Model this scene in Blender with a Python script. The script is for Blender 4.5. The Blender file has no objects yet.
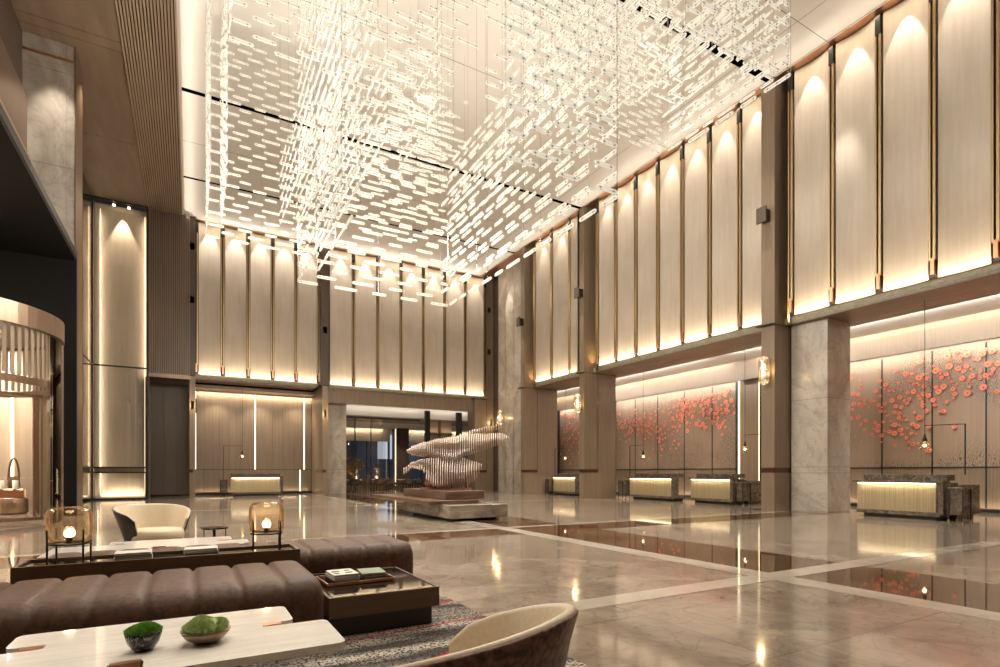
import bpy, bmesh, math, random
from mathutils import Vector, Matrix, noise
random.seed(7)
C = bpy.context.scene.collection
PI = math.pi
sin, cos = math.sin, math.cos

# ------------------------------------------------------------------ camera
H = 1.2
TH = math.atan(310/546)
cam_d = bpy.data.cameras.new('camera'); cam = bpy.data.objects.new('camera', cam_d); C.objects.link(cam)
cam.location = (0, 0, H); cam.rotation_euler = (PI/2, 0, -TH)
cam_d.sensor_fit = 'HORIZONTAL'; cam_d.sensor_width = 36; cam_d.lens = 36*0.546
cam_d.shift_y = 0.1388; cam_d.clip_start = 0.05; cam_d.clip_end = 400
bpy.context.scene.camera = cam

# ------------------------------------------------------------------ materials
def new_mat(name):
    m = bpy.data.materials.new(name); m.use_nodes = True
    nt = m.node_tree; b = nt.nodes['Principled BSDF']
    return m, nt, b
def N(nt, t, **k):
    n = nt.nodes.new(t)
    for a, v in k.items():
        if a in n.inputs.keys(): n.inputs[a].default_value = v
        else: setattr(n, a, v)
    return n
def col(c): return (c[0], c[1], c[2], 1)
def plain(name, c, rough=0.5, metal=0.0, spec=0.5, coat=0):
    m, nt, b = new_mat(name)
    b.inputs['Base Color'].default_value = col(c); b.inputs['Roughness'].default_value = rough
    b.inputs['Metallic'].default_value = metal; b.inputs['Specular IOR Level'].default_value = spec
    b.inputs['Coat Weight'].default_value = coat
    # a faint uneven finish
    g = N(nt, 'ShaderNodeNewGeometry'); n = N(nt, 'ShaderNodeTexNoise'); n.inputs['Scale'].default_value = 9; n.inputs['Detail'].default_value = 4
    nt.links.new(g.outputs['Position'], n.inputs['Vector'])
    r = N(nt, 'ShaderNodeMapRange'); r.inputs['To Min'].default_value = max(0, rough-0.05); r.inputs['To Max'].default_value = min(1, rough+0.05)
    nt.links.new(n.outputs['Fac'], r.inputs['Value']); nt.links.new(r.outputs['Result'], b.inputs['Roughness'])
    return m
def grain(name, c1, c2, scale=(40, 40, 1.2), rough=0.42, bump=0.0, spec=0.5, detail=5, pos=(0.3, 0.7), metal=0.0, second=None, seams=None):
    """noise stretched along one axis: timber, leather, brushed metal, cloth"""
    m, nt, b = new_mat(name)
    g = N(nt, 'ShaderNodeNewGeometry'); mp = N(nt, 'ShaderNodeMapping'); mp.inputs['Scale'].default_value = scale
    n = N(nt, 'ShaderNodeTexNoise'); n.inputs['Scale'].default_value = 1; n.inputs['Detail'].default_value = detail; n.inputs['Roughness'].default_value = 0.6
    cr = N(nt, 'ShaderNodeValToRGB'); e = cr.color_ramp.elements
    e[0].position, e[1].position = pos; e[0].color = col(c1); e[1].color = col(c2)
    L = nt.links.new
    L(g.outputs['Position'], mp.inputs['Vector']); L(mp.outputs['Vector'], n.inputs['Vector']); L(n.outputs['Fac'], cr.inputs['Fac'])
    out = cr.outputs['Color']
    if second:
        n2 = N(nt, 'ShaderNodeTexNoise'); n2.inputs['Scale'].default_value = second[0]; n2.inputs['Detail'].default_value = 3
        L(g.outputs['Position'], n2.inputs['Vector'])
        mx = N(nt, 'ShaderNodeMix'); mx.data_type = 'RGBA'; mx.blend_type = 'MULTIPLY'; mx.inputs[0].default_value = 1
        cr2 = N(nt, 'ShaderNodeValToRGB'); cr2.color_ramp.elements[0].position = .3; cr2.color_ramp.elements[1].position = .7
        cr2.color_ramp.elements[0].color = (second[1],)*3+(1,); cr2.color_ramp.elements[1].color = (1, 1, 1, 1)
        L(n2.outputs['Fac'], cr2.inputs['Fac']); L(out, mx.inputs[6]); L(cr2.outputs['Color'], mx.inputs[7]); out = mx.outputs[2]
    L(out, b.inputs['Base Color'])
    b.inputs['Roughness'].default_value = rough; b.inputs['Specular IOR Level'].default_value = spec; b.inputs['Metallic'].default_value = metal
    if bump:
        bp = N(nt, 'ShaderNodeBump'); bp.inputs['Strength'].default_value = bump; bp.inputs['Distance'].default_value = 0.02
        L(n.outputs['Fac'], bp.inputs['Height']); L(bp.outputs['Normal'], b.inputs['Normal'])
    return m
def marble(name, c_dark, c_mid, c_light, scale=0.5, vein=(0.8, 0.72, 0.62), rough=0.1, tile=None, seam=None, spec=0.5, vein_amt=0.35, stretch=(1, 1, 1), rough_hi=None, off=(0,0,0)):
    m, nt, b = new_mat(name); L = nt.links.new
    g = N(nt, 'ShaderNodeNewGeometry'); mp = N(nt, 'ShaderNodeMapping'); mp.inputs['Scale'].default_value = stretch
    L(g.outputs['Position'], mp.inputs['Vector'])
    n = N(nt, 'ShaderNodeTexNoise'); n.inputs['Scale'].default_value = scale; n.inputs['Detail'].default_value = 9; n.inputs['Roughness'].default_value = 0.62; n.inputs['Distortion'].default_value = 1.1
    L(mp.outputs['Vector'], n.inputs['Vector'])
    cr = N(nt, 'ShaderNodeValToRGB'); e = cr.color_ramp.elements; e[0].position = .33; e[1].position = .68; e[0].color = col(c_dark); e[1].color = col(c_light)
    mid = e.new(.5); mid.color = col(c_mid)
    L(n.outputs['Fac'], cr.inputs['Fac'])
    # veins: thin band of a second distorted noise
    n2 = N(nt, 'ShaderNodeTexNoise'); n2.inputs['Scale'].default_value = scale*1.7; n2.inputs['Detail'].default_value = 7; n2.inputs['Distortion'].default_value = 1.8
    L(mp.outputs['Vector'], n2.inputs['Vector'])
    cv = N(nt, 'ShaderNodeValToRGB'); ev = cv.color_ramp.elements; ev[0].position = .47; ev[1].position = .53; ev[0].color = (0, 0, 0, 1); ev[1].color = (0, 0, 0, 1)
    pk = ev.new(.5); pk.color = (1, 1, 1, 1)
    L(n2.outputs['Fac'], cv.inputs['Fac'])
    mu = N(nt, 'ShaderNodeMath'); mu.operation = 'MULTIPLY'; mu.inputs[1].default_value = vein_amt; L(cv.outputs['Color'], mu.inputs[0])
    mx = N(nt, 'ShaderNodeMix'); mx.data_type = 'RGBA'; L(mu.outputs[0], mx.inputs[0]); L(cr.outputs['Color'], mx.inputs[6]); mx.inputs[7].default_value = col(vein)
    out = mx.outputs[2]
    if tile:
        mp2 = N(nt, 'ShaderNodeMapping'); mp2.inputs['Location'].default_value = off; L(g.outputs['Position'], mp2.inputs['Vector'])
        br = N(nt, 'ShaderNodeTexBrick'); br.offset = 0; br.inputs['Scale'].default_value = 1; br.inputs['Brick Width'].default_value = tile[0]; br.inputs['Row Height'].default_value = tile[1]
        br.inputs['Mortar Size'].default_value = 0.004; br.inputs['Mortar Smooth'].default_value = 0; br.inputs['Color1'].default_value = (.90, .90, .90, 1); br.inputs['Color2'].default_value = (1.0, 1.0, 1.0, 1); br.inputs['Mortar'].default_value = (.45, .43, .4, 1)
        L(mp2.outputs['Vector'], br.inputs['Vector'])
        m2 = N(nt, 'ShaderNodeMix'); m2.data_type = 'RGBA'; m2.blend_type = 'MULTIPLY'; m2.inputs[0].default_value = 1
        L(out, m2.inputs[6]); L(br.outputs['Color'], m2.inputs[7]); out = m2.outputs[2]
    L(out, b.inputs['Base Color']); b.inputs['Roughness'].default_value = rough; b.inputs['Specular IOR Level'].default_value = spec
    if rough_hi:
        r = N(nt, 'ShaderNodeMapRange'); r.inputs['To Min'].default_value = rough; r.inputs['To Max'].default_value = rough_hi
        L(n.outputs['Fac'], r.inputs['Value']); L(r.outputs['Result'], b.inputs['Roughness'])
    return m
def emit(name, c, s, sampling=None):
    m, nt, b = new_mat(name)
    b.inputs['Base Color'].default_value = col([min(1, x*.8) for x in c]); b.inputs['Emission Color'].default_value = col(c); b.inputs['Emission Strength'].default_value = s
    if sampling: m.cycles.emission_sampling = sampling
    return m
def glass(name, c=(1, 1, 1), rough=0.0, alpha=0.02, ior=1.3):
    """thin sheet: mostly clear with a glossy coat"""
    m, nt, b = new_mat(name); L = nt.links.new
    nt.nodes.remove(b); out = nt.nodes['Material Output']
    t = N(nt, 'ShaderNodeBsdfTransparent'); t.inputs['Color'].default_value = col(c)
    gl = N(nt, 'ShaderNodeBsdfGlossy'); gl.inputs['Roughness'].default_value = rough; gl.inputs['Color'].default_value = (1, .97, .92, 1)
    f = N(nt, 'ShaderNodeFresnel'); f.inputs['IOR'].default_value = ior
    ad = N(nt, 'ShaderNodeMath'); ad.operation = 'ADD'; ad.inputs[1].default_value = alpha; ad.use_clamp = True
    mx = N(nt, 'ShaderNodeMixShader'); L(f.outputs[0], ad.inputs[0]); L(ad.outputs[0], mx.inputs[0]); L(t.outputs[0], mx.inputs[1]); L(gl.outputs[0], mx.inputs[2]); L(mx.outputs[0], out.inputs['Surface'])
    return m

M = {}
M['floor'] = marble('beige_marble_floor', (.23, .185, .145), (.32, .265, .21), (.42, .355, .285), 1.2, vein=(.13, .10, .08), rough=.05, tile=(1.2, 1.2), vein_amt=.42, rough_hi=.13, spec=.7, off=(.3, .2, 0))
M['brown_marble'] = marble('brown_polished_marble', (.05, .026, .014), (.10, .052, .026), (.17, .095, .05), .8, vein=(.3, .17, .09), rough=.03, vein_amt=.3, spec=.8)
M['white_strip'] = marble('cream_marble_strip', (.44, .385, .315), (.54, .485, .41), (.64, .58, .5), 1, vein=(.5, .44, .36), rough=.05, vein_amt=.2)
M['stone'] = marble('grey_beige_stone', (.36, .31, .26), (.50, .45, .39), (.61, .56, .49), .7, vein=(.24, .20, .165), rough=.25, vein_amt=.32, stretch=(1, 1, .8))
M['white_marble'] = marble('white_table_marble', (.80, .76, .70), (.88, .85, .80), (.93, .91, .87), 1.5, vein=(.62, .56, .48), rough=.07, vein_amt=.25, stretch=(1, 9, 3))
M['black_marble'] = marble('black_veined_marble', (.008, .008, .008), (.014, .014, .013), (.03, .03, .028), 9, vein=(.5, .5, .46), rough=.25, vein_amt=.6)
M['desk_stone'] = marble('brown_desk_stone', (.06, .045, .034), (.12, .095, .072), (.24, .19, .145), 7, vein=(.3, .25, .2), rough=.25, vein_amt=.35)
M['panel'] = grain('cream_wall_panel', (.55, .48, .40), (.63, .56, .475), (9, 9, .6), .55, .10, detail=6, second=(.7, .88))
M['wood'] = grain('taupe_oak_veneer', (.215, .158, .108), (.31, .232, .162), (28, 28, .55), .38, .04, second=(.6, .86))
M['wood_h'] = grain('taupe_oak_soffit', (.22, .15, .102), (.31, .22, .152), (3, .5, 3), .4, second=(.6, .86))
M['slat'] = grain('pale_ceiling_slats', (.40, .30, .21), (.52, .40, .29), (3, .5, 3), .5)
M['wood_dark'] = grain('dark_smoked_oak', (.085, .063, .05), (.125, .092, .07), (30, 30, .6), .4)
M['wood_warm'] = grain('walnut_plinth', (.085, .047, .031), (.17, .10, .066), (2, .8, 14), .3)
M['sculpt'] = grain('pale_cut_wood', (.56, .44, .37), (.74, .63, .55), (4, 4, 9), .5)
M['sculpt_dark'] = grain('reddish_cut_wood', (.17, .07, .045), (.27, .13, .09), (4, 4, 9), .45)
M['ceiling'] = plain('warm_white_ceiling', (.72, .68, .63), .8, spec=.2)
M['white'] = plain('white_cove_paint', (.78, .74, .69), .7)
M['copper'] = plain('copper_trim', (.62, .33, .19), .32, .9)
M['brass'] = grain('brushed_brass', (.52, .38, .21), (.66, .5, .3), (30, 30, 1), .3, metal=.9)
M['bronze'] = grain('bronze_cladding', (.26, .18, .13), (.33, .235, .17), (20, 20, 1), .33, metal=.75)
M['black'] = plain('black_metal', (.012, .011, .010), .4)
M['void'] = plain('matte_black_slot', (.002, .002, .002), 1, spec=0)
M['black_gloss'] = plain('black_gloss_lacquer', (.012, .010, .009), .06, spec=.7)
M['black_portal'] = plain('black_portal_cladding', (.008, .0075, .007), .6, spec=.12)
M['burgundy'] = plain('burgundy_band', (.075, .016, .016), .3)
M['grille'] = grain('grey_green_grille', (.20, .19, .14), (.38, .36, .28), (9, 9, 30), .5)
M['leather'] = grain('brown_velvet_leather', (.055, .023, .012), (.15, .068, .034), (26, 26, 26), .6, .2, detail=7, second=(3, .72))
M['leather'].node_tree.nodes['Principled BSDF'].inputs['Sheen Weight'].default_value = .06
M['leather'].node_tree.nodes['Principled BSDF'].inputs['Sheen Tint'].default_value = (.8, .55, .4, 1)
M['cream'] = grain('cream_leather', (.66, .55, .39), (.76, .65, .49), (60, 60, 60), .45, .05)
M['shell'] = grain('mottled_brown_leather', (.05, .022, .016), (.24, .12, .09), (45, 45, 45), .4, .1, detail=8, pos=(.38, .62))
M['shell_black'] = plain('dark_shell_leather', (.02, .016, .014), .4)
M['bench_base'] = plain('dark_bench_plinth', (.01, .008, .007), .5)
M['table_base'] = plain('dark_bronze_plinth', (.045, .035, .028), .5)
M['stone_dark'] = marble('grey_plinth_stone', (.17, .135, .105), (.26, .215, .17), (.36, .31, .25), 1.6, vein=(.11, .09, .07), rough=.25, vein_amt=.35, stretch=(1, 1, 2))
M['bronze_box'] = grain('bronze_table_side', (.115, .072, .043), (.15, .096, .06), (3, 3, 30), .35, metal=.3)
M['paper'] = plain('book_pages', (.78, .72, .62), .8)
M['cover_white'] = plain('white_book_cover', (.8, .78, .74), .4)
M['cover_red'] = plain('rust_book_cover', (.24, .07, .035), .4)
M['cover_green'] = plain('sage_book_cover', (.24, .29, .22), .5)
M['cover_dark'] = plain('dark_book_cover', (.03, .028, .026), .4)
M['cover_teal'] = plain('teal_book_cover', (.10, .2, .2), .4)
M['disc'] = plain('coral_ceramic_disc', (.84, .27, .17), .35)
M['disc_pale'] = plain('pale_coral_ceramic_disc', (.80, .42, .30), .4)
M['disc_hub'] = plain('dark_red_disc_hub', (.35, .06, .035), .4)
M['steel'] = plain('bright_steel', (.6, .57, .53), .2, 1)
M['glass'] = glass('clear_glass', (.97, .95, .92), 0, .03)
M['glass_smoke'] = glass('smoked_glass', (.55, .50, .46), 0, .05)
M['glass_amber'] = glass('amber_glass', (1, .93, .82), .05, .03, 1.2)
def _tint(m, c, f):
    nt = m.node_tree; mx = [n for n in nt.nodes if n.type == 'MIX_SHADER'][0]; out = nt.nodes['Material Output']
    tr = nt.nodes.new('ShaderNodeBsdfDiffuse'); tr.inputs['Color'].default_value = c; m2 = nt.nodes.new('ShaderNodeMixShader'); m2.inputs[0].default_value = f
    nt.links.new(mx.outputs[0], m2.inputs[1]); nt.links.new(tr.outputs[0], m2.inputs[2]); nt.links.new(m2.outputs[0], out.inputs['Surface'])
_tint(M['glass_amber'], (.75, .5, .3, 1), .07)
M['glass_door'] = glass('curved_door_glass', (.985, .97, .95), .0, .012, 1.12)
M['acrylic'] = emit('lit_acrylic', (1.0, .90, .72), .44, 'NONE'); M['acrylic'].node_tree.nodes['Principled BSDF'].inputs['Base Color'].default_value = (.3, .28, .24, 1)
M['acrylic_face'] = emit('lit_acrylic_face', (1.0, .90, .74), .42, 'NONE'); M['acrylic_face'].node_tree.nodes['Principled BSDF'].inputs['Base Color'].default_value = (.3, .27, .22, 1); M['acrylic_face'].node_tree.nodes['Principled BSDF'].inputs['Alpha'].default_value = .5
M['led'] = emit('warm_led', (1.0, .78, .48), 2.6)
M['led_dim'] = emit('dim_led', (1.0, .80, .55), .9)
M['led_soft'] = emit('soft_led', (1.0, .80, .55), 3)
M['bulb'] = emit('glowing_bulb', (1.0, .76, .42), 12)
M['sconce'] = emit('sconce_core', (1.0, .80, .52), 2.6)
M['grass'] = grain('moss_green', (.10, .27, .025), (.30, .55, .10), (60, 60, 60), .8)
M['moss'] = grain('pale_moss', (.34, .46, .15), (.66, .76, .42), (50, 50, 50), .8)
M['sheer'] = grain('ribbed_voile', (.34, .28, .22), (.46, .38, .3), (40, 40, .3), .7)
M['city'] = plain('dusk_tower_cladding', (.030, .045, .07), .4)
M['desk_front'] = grain('gold_fluted_desk_front', (.40, .32, .19), (.62, .52, .34), (32, 32, .4), .35, .1, metal=.35)

# art wall: timber with a field of engraved swirling marks
def art_wall():
    m, nt, b = new_mat('engraved_art_panel'); L = nt.links.new
    g = N(nt, 'ShaderNodeNewGeometry')
    mp = N(nt, 'ShaderNodeMapping'); mp.inputs['Scale'].default_value = (14, 14, .5); L(g.outputs['Position'], mp.inputs['Vector'])
    n = N(nt, 'ShaderNodeTexNoise'); n.inputs['Scale'].default_value = 1; n.inputs['Detail'].default_value = 5; L(mp.outputs['Vector'], n.inputs['Vector'])
    cr = N(nt, 'ShaderNodeValToRGB'); e = cr.color_ramp.elements; e[0].color = (.27, .19, .135, 1); e[1].color = (.38, .28, .205, 1); L(n.outputs['Fac'], cr.inputs['Fac'])
    w = N(nt, 'ShaderNodeTexWave'); w.wave_type = 'RINGS'; w.inputs['Scale'].default_value = 5.5; w.inputs['Distortion'].default_value = 11; w.inputs['Detail'].default_value = 4; w.inputs['Detail Scale'].default_value = 1.6
    L(g.outputs['Position'], w.inputs['Vector'])
    st = N(nt, 'ShaderNodeValToRGB'); st.color_ramp.elements[0].position = .78; st.color_ramp.elements[1].position = .9; L(w.outputs['Fac'], st.inputs['Fac'])
    n2 = N(nt, 'ShaderNodeTexNoise'); n2.inputs['Scale'].default_value = .42; n2.inputs['Detail'].default_value = 1.5; L(g.outputs['Position'], n2.inputs['Vector'])
    ms = N(nt, 'ShaderNodeValToRGB'); ms.color_ramp.elements[0].position = .46; ms.color_ramp.elements[1].position = .54; L(n2.outputs['Fac'], ms.inputs['Fac'])
    n3 = N(nt, 'ShaderNodeTexNoise'); n3.inputs['Scale'].default_value = 16; L(g.outputs['Position'], n3.inputs['Vector'])
    br = N(nt, 'ShaderNodeValToRGB'); br.color_ramp.elements[0].position = .42; br.color_ramp.elements[1].position = .48; L(n3.outputs['Fac'], br.inputs['Fac'])
    a = N(nt, 'ShaderNodeMath'); a.operation = 'MULTIPLY'; L(st.outputs['Color'], a.inputs[0]); L(ms.outputs['Color'], a.inputs[1])
    a2 = N(nt, 'ShaderNodeMath'); a2.operation = 'MULTIPLY'; L(a.outputs[0], a2.inputs[0]); L(br.outputs['Color'], a2.inputs[1])
    mx = N(nt, 'ShaderNodeMix'); mx.data_type = 'RGBA'; L(a2.outputs[0], mx.inputs[0]); L(cr.outputs['Color'], mx.inputs[6]); mx.inputs[7].default_value = (.08, .06, .05, 1)
    L(mx.outputs[2], b.inputs['Base Color']); b.inputs['Roughness'].default_value = .35
    return m
M['art'] = art_wall()

def rug_mat():
    m, nt, b = new_mat('speckled_rug'); L = nt.links.new
    g = N(nt, 'ShaderNodeNewGeometry')
    n = N(nt, 'ShaderNodeTexNoise'); n.inputs['Scale'].default_value = 55; n.inputs['Detail'].default_value = 3; L(g.outputs['Position'], n.inputs['Vector'])
    cr = N(nt, 'ShaderNodeValToRGB'); cr.color_ramp.interpolation = 'CONSTANT'; e = cr.color_ramp.elements
    e[0].position = 0; e[0].color = (.03, .025, .025, 1); e[1].position = .43; e[1].color = (.22, .19, .17, 1)
    for p, c in ((.49, (.52, .47, .40)), (.55, (.68, .63, .55)), (.61, (.33, .24, .2))): x = e.new(p); x.color = col(c)
    L(n.outputs['Fac'], cr.inputs['Fac'])
    # dark streaks running across
    mp = N(nt, 'ShaderNodeMapping'); mp.inputs['Scale'].default_value = (.5, 3.2, 1); mp.inputs['Rotation'].default_value = (0, 0, .35); L(g.outputs['Position'], mp.inputs['Vector'])
    n2 = N(nt, 'ShaderNodeTexNoise'); n2.inputs['Scale'].default_value = 1.6; n2.inputs['Detail'].default_value = 4; L(mp.outputs['Vector'], n2.inputs['Vector'])
    s = N(nt, 'ShaderNodeValToRGB'); s.color_ramp.elements[0].position = .40; s.color_ramp.elements[1].position = .60; s.color_ramp.elements[0].color = (.12, .11, .11, 1); s.color_ramp.elements[1].color = (1, 1, 1, 1)
    L(n2.outputs['Fac'], s.inputs['Fac'])
    mx = N(nt, 'ShaderNodeMix'); mx.data_type = 'RGBA'; mx.blend_type = 'MULTIPLY'; mx.inputs[0].default_value = 1; L(cr.outputs['Color'], mx.inputs[6]); L(s.outputs['Color'], mx.inputs[7])
    # red threads
    sep = N(nt, 'ShaderNodeSeparateXYZ'); L(g.outputs['Position'], sep.inputs[0])
    prev = mx.outputs[2]
    for (a, k, w) in ((4.05, .30, .016), (3.85, .10, .012), (2.72, .42, .022), (3.12, .02, .010), (4.35, .16, .012)):   # y = a + k x
        m1 = N(nt, 'ShaderNodeMath'); m1.operation = 'MULTIPLY'; m1.inputs[1].default_value = -k; L(sep.outputs[0], m1.inputs[0])
        m2 = N(nt, 'ShaderNodeMath'); m2.operation = 'ADD'; L(m1.outputs[0], m2.inputs[0]); L(sep.outputs[1], m2.inputs[1])
        nz = N(nt, 'ShaderNodeMath'); nz.operation = 'MULTIPLY_ADD'; nz.inputs[1].default_value = .08; L(n2.outputs['Fac'], nz.inputs[0]); L(m2.outputs[0], nz.inputs[2])
        m3 = N(nt, 'ShaderNodeMath'); m3.operation = 'COMPARE'; m3.inputs[1].default_value = a; m3.inputs[2].default_value = w; L(nz.outputs[0], m3.inputs[0])
        m4 = N(nt, 'ShaderNodeMath'); m4.operation = 'MULTIPLY'; L(m3.outputs[0], m4.inputs[0])
        gt = N(nt, 'ShaderNodeMath'); gt.operation = 'GREATER_THAN'; gt.inputs[1].default_value = .42; L(n.outputs['Fac'], gt.inputs[0]); L(gt.outputs[0], m4.inputs[1])
        r = N(nt, 'ShaderNodeMix'); r.data_type = 'RGBA'; L(m4.outputs[0], r.inputs[0]); L(prev, r.inputs[6]); r.inputs[7].default_value = (.55, .02, .03, 1); prev = r.outputs[2]
    L(prev, b.inputs['Base Color']); b.inputs['Roughness'].default_value = .95
    bp = N(nt, 'ShaderNodeBump'); bp.inputs['Strength'].default_value = .5; L(n.outputs['Fac'], bp.inputs['Height']); L(bp.outputs['Normal'], b.inputs['Normal'])
    return m
M['rug'] = rug_mat()

# ------------------------------------------------------------------ mesh helpers
class MB:
    def __init__(s): s.bm = bmesh.new(); s.mats = []
    def mi(s, m):
        if m is None: return 0
        if m not in s.mats: s.mats.append(m)
        return s.mats.index(m)
    def poly(s, verts, faces, m=None, smooth=False, mtx=None):
        k = s.mi(m); vs = [s.bm.verts.new(mtx @ Vector(v) if mtx else v) for v in verts]
        for f in faces:
            try: F = s.bm.faces.new([vs[i] for i in f])
            except ValueError: continue
            F.material_index = k; F.smooth = smooth
        return s
    def box(s, x0, x1, y0, y1, z0, z1, m=None, mtx=None):
        v = [(x, y, z) for z in (z0, z1) for y in (y0, y1) for x in (x0, x1)]
        return s.poly(v, [(0, 2, 3, 1), (4, 5, 7, 6), (0, 1, 5, 4), (2, 6, 7, 3), (0, 4, 6, 2), (1, 3, 7, 5)], m, mtx=mtx)
    def cbox(s, c, d, m=None, rz=0):
        mt = Matrix.Translation(c) @ Matrix.Rotation(rz, 4, 'Z')
        return s.box(-d[0]/2, d[0]/2, -d[1]/2, d[1]/2, -d[2]/2, d[2]/2, m, mt)
    def bbox(s, x0, x1, y0, y1, z0, z1, r=.01, m=None, mtx=None):
        """box with chamfered vertical and top edges"""
        pts = []
        for (cx, cy, a0) in ((x1-r, y1-r, 0), (x0+r, y1-r, 90), (x0+r, y0+r, 180), (x1-r, y0+r, 270)):
            for k in range(4):
                a = math.radians(a0+k*30); pts.append((cx+r*cos(a), cy+r*sin(a)))
        cx, cy = (x0+x1)/2, (y0+y1)/2; rr = min(r, (z1-z0)*.3)
        def ins(p, q): return (cx+(p[0]-cx)*(1-q/max(.001, (x1-x0)/2)), cy+(p[1]-cy)*(1-q/max(.001, (y1-y0)/2)))
        rings = [[(*ins(p, rr), z0) for p in pts], [(*p, z0+rr) for p in pts], [(*p, z1-rr) for p in pts], [(*ins(p, rr), z1) for p in pts]]
        return s.rings(rings, m, caps=True, mtx=mtx)
    def rings(s, rings, m=None, smooth=False, caps=True, closed=True, mtx=None):
        n = len(rings[0]); v = [p for r in rings for p in r]; f = []
        for i in range(len(rings)-1):
            for j in range(n if closed else n-1):
                a = i*n+j; b = i*n+(j+1) % n; f.append((a, b, b+n, a+n))
        s.poly(v, f, m, smooth, mtx)
        if caps:
            s.poly(rings[0], [tuple(reversed(range(n)))], m, False, mtx); s.poly(rings[-1], [tuple(range(n))], m, False, mtx)
        return s
    def cyl(s, c, r, z0, z1, n=16, m=None, r2=None, smooth=True, mtx=None):
        r2 = r if r2 is None else r2
        R = [[(c[0]+q*cos(2*PI*k/n), c[1]+q*sin(2*PI*k/n), z) for k in range(n)] for q, z in ((r, z0), (r2, z1))]
        return s.rings(R, m, smooth, mtx=mtx)
    def lathe(s, c, prof, n=24, m=None, smooth=True, caps=True, mtx=None, sx=1, sy=1):
        R = [[(c[0]+sx*q*cos(2*PI*k/n), c[1]+sy*q*sin(2*PI*k/n), c[2]+z) for k in range(n)] for q, z in prof]
        return s.rings(R, m, smooth, caps, mtx=mtx)
    def tube(s, pts, r, n=8, m=None, smooth=True):
        R = []
        for i, p in enumerate(pts):
            p = Vector(p); a = Vector(pts[max(0, i-1)]); b = Vector(pts[min(len(pts)-1, i+1)]); d = (b-a).normalized()
            u = d.cross(Vector((0, 0, 1)));
            if u.length < .01: u = Vector((1, 0, 0))
            u.normalize(); w = d.cross(u)
            R.append([tuple(p+r*(u*cos(2*PI*k/n)+w*sin(2*PI*k/n))) for k in range(n)])
        return s.rings(R, m, smooth)
    def prism(s, pts, z0, z1, m=None, mtx=None):
        return s.rings([[(x, y, z0) for x, y in pts], [(x, y, z1) for x, y in pts]], m, mtx=mtx)
    def sphere(s, c, r, m=None, n=12, sz=1):
        prof = [(max(1e-4, r*sin(PI*k/(n))), -r*cos(PI*k/n)*sz) for k in range(n+1)]
        return s.lathe(c, prof, n*2, m, True, False)
    def build(s, name, mat=None, parent=None, bevel=0, recalc=True):
        if recalc: bmesh.ops.recalc_face_normals(s.bm, faces=s.bm.faces[:])
        me = bpy.data.meshes.new(name); s.bm.to_mesh(me); s.bm.free()
        if s.mats:
            for m in s.mats: me.materials.append(m)
            if mat and None in s.mats: pass
        else: me.materials.append(mat)
        o = bpy.data.objects.new(name, me); C.objects.link(o)
        if parent is not None: o.parent = parent
        if bevel:
            md = o.modifiers.new('bevel', 'BEVEL'); md.width = bevel; md.segments = 2; md.limit_method = 'ANGLE'
        return o
def tag(o, label=None, cat=None, group=None, kind=None):
    if label: o['label'] = label
    if cat: o['category'] = cat
    if group: o['group'] = group
    if kind: o['kind'] = kind
    return o
def thing(name, label, cat, loc=(0, 0, 0), rz=0, group=None):
    o = bpy.data.objects.new(name, None); C.objects.link(o); o.location = loc; o.rotation_euler = (0, 0, rz); o.empty_display_size = .1
    return tag(o, label, cat, group)
def struct(name, mb, mat=None):
    o = mb.build(name, mat); o['kind'] = 'structure'; return o
def copy_tree(o, parent=None):
    c = o.copy(); C.objects.link(c)
    if parent is not None: c.parent = parent
    for ch in list(o.children): copy_tree(ch, c)
    return c
ORD = ['first', 'second', 'third', 'fourth', 'fifth', 'sixth', 'seventh', 'eighth', 'ninth', 'tenth', 'eleventh', 'twelfth']

# ------------------------------------------------------------------ lights
WARM = (1.0, .80, .56); WARM2 = (1.0, .90, .77)
def area(name, loc, rot, sx, sy, w, c=WARM, spread=PI):
    l = bpy.data.lights.new(name, 'AREA'); l.shape = 'RECTANGLE'; l.size = sx; l.size_y = sy; l.energy = w; l.color = c; l.spread = spread
    o = bpy.data.objects.new(name, l); C.objects.link(o); o.location = loc; o.rotation_euler = rot; return o
def spot(name, loc, d, w, ang, blend=.3, c=WARM, r=.03):
    l = bpy.data.lights.new(name, 'SPOT'); l.energy = w; l.spot_size = math.radians(ang); l.spot_blend = blend; l.color = c; l.shadow_soft_size = r
    o = bpy.data.objects.new(name, l); C.objects.link(o); o.location = loc
    o.rotation_euler = Vector(d).to_track_quat('-Z', 'Y').to_euler(); return o
def point(name, loc, w, c=WARM, r=.03):
    l = bpy.data.lights.new(name, 'POINT'); l.energy = w; l.color = c; l.shadow_soft_size = r
    o = bpy.data.objects.new(name, l); C.objects.link(o); o.location = loc; return o
UP = (PI, 0, 0); DOWN = (0, 0, 0)

# ================================================================== SETTING
ZC = 13.2; ZS = 5.75
XR0 = 15.47   # edge of the white ceiling at the right
XP = 15.72    # line of the fins on the right wall
YP = 29.9     # line of the fins on the back wall
XW = 20.5     # wall with the disc art
YMIN = -6.0

struct('floor', MB().box(-14, 22, YMIN, 46, -.2, 0), M['floor'])
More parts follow.
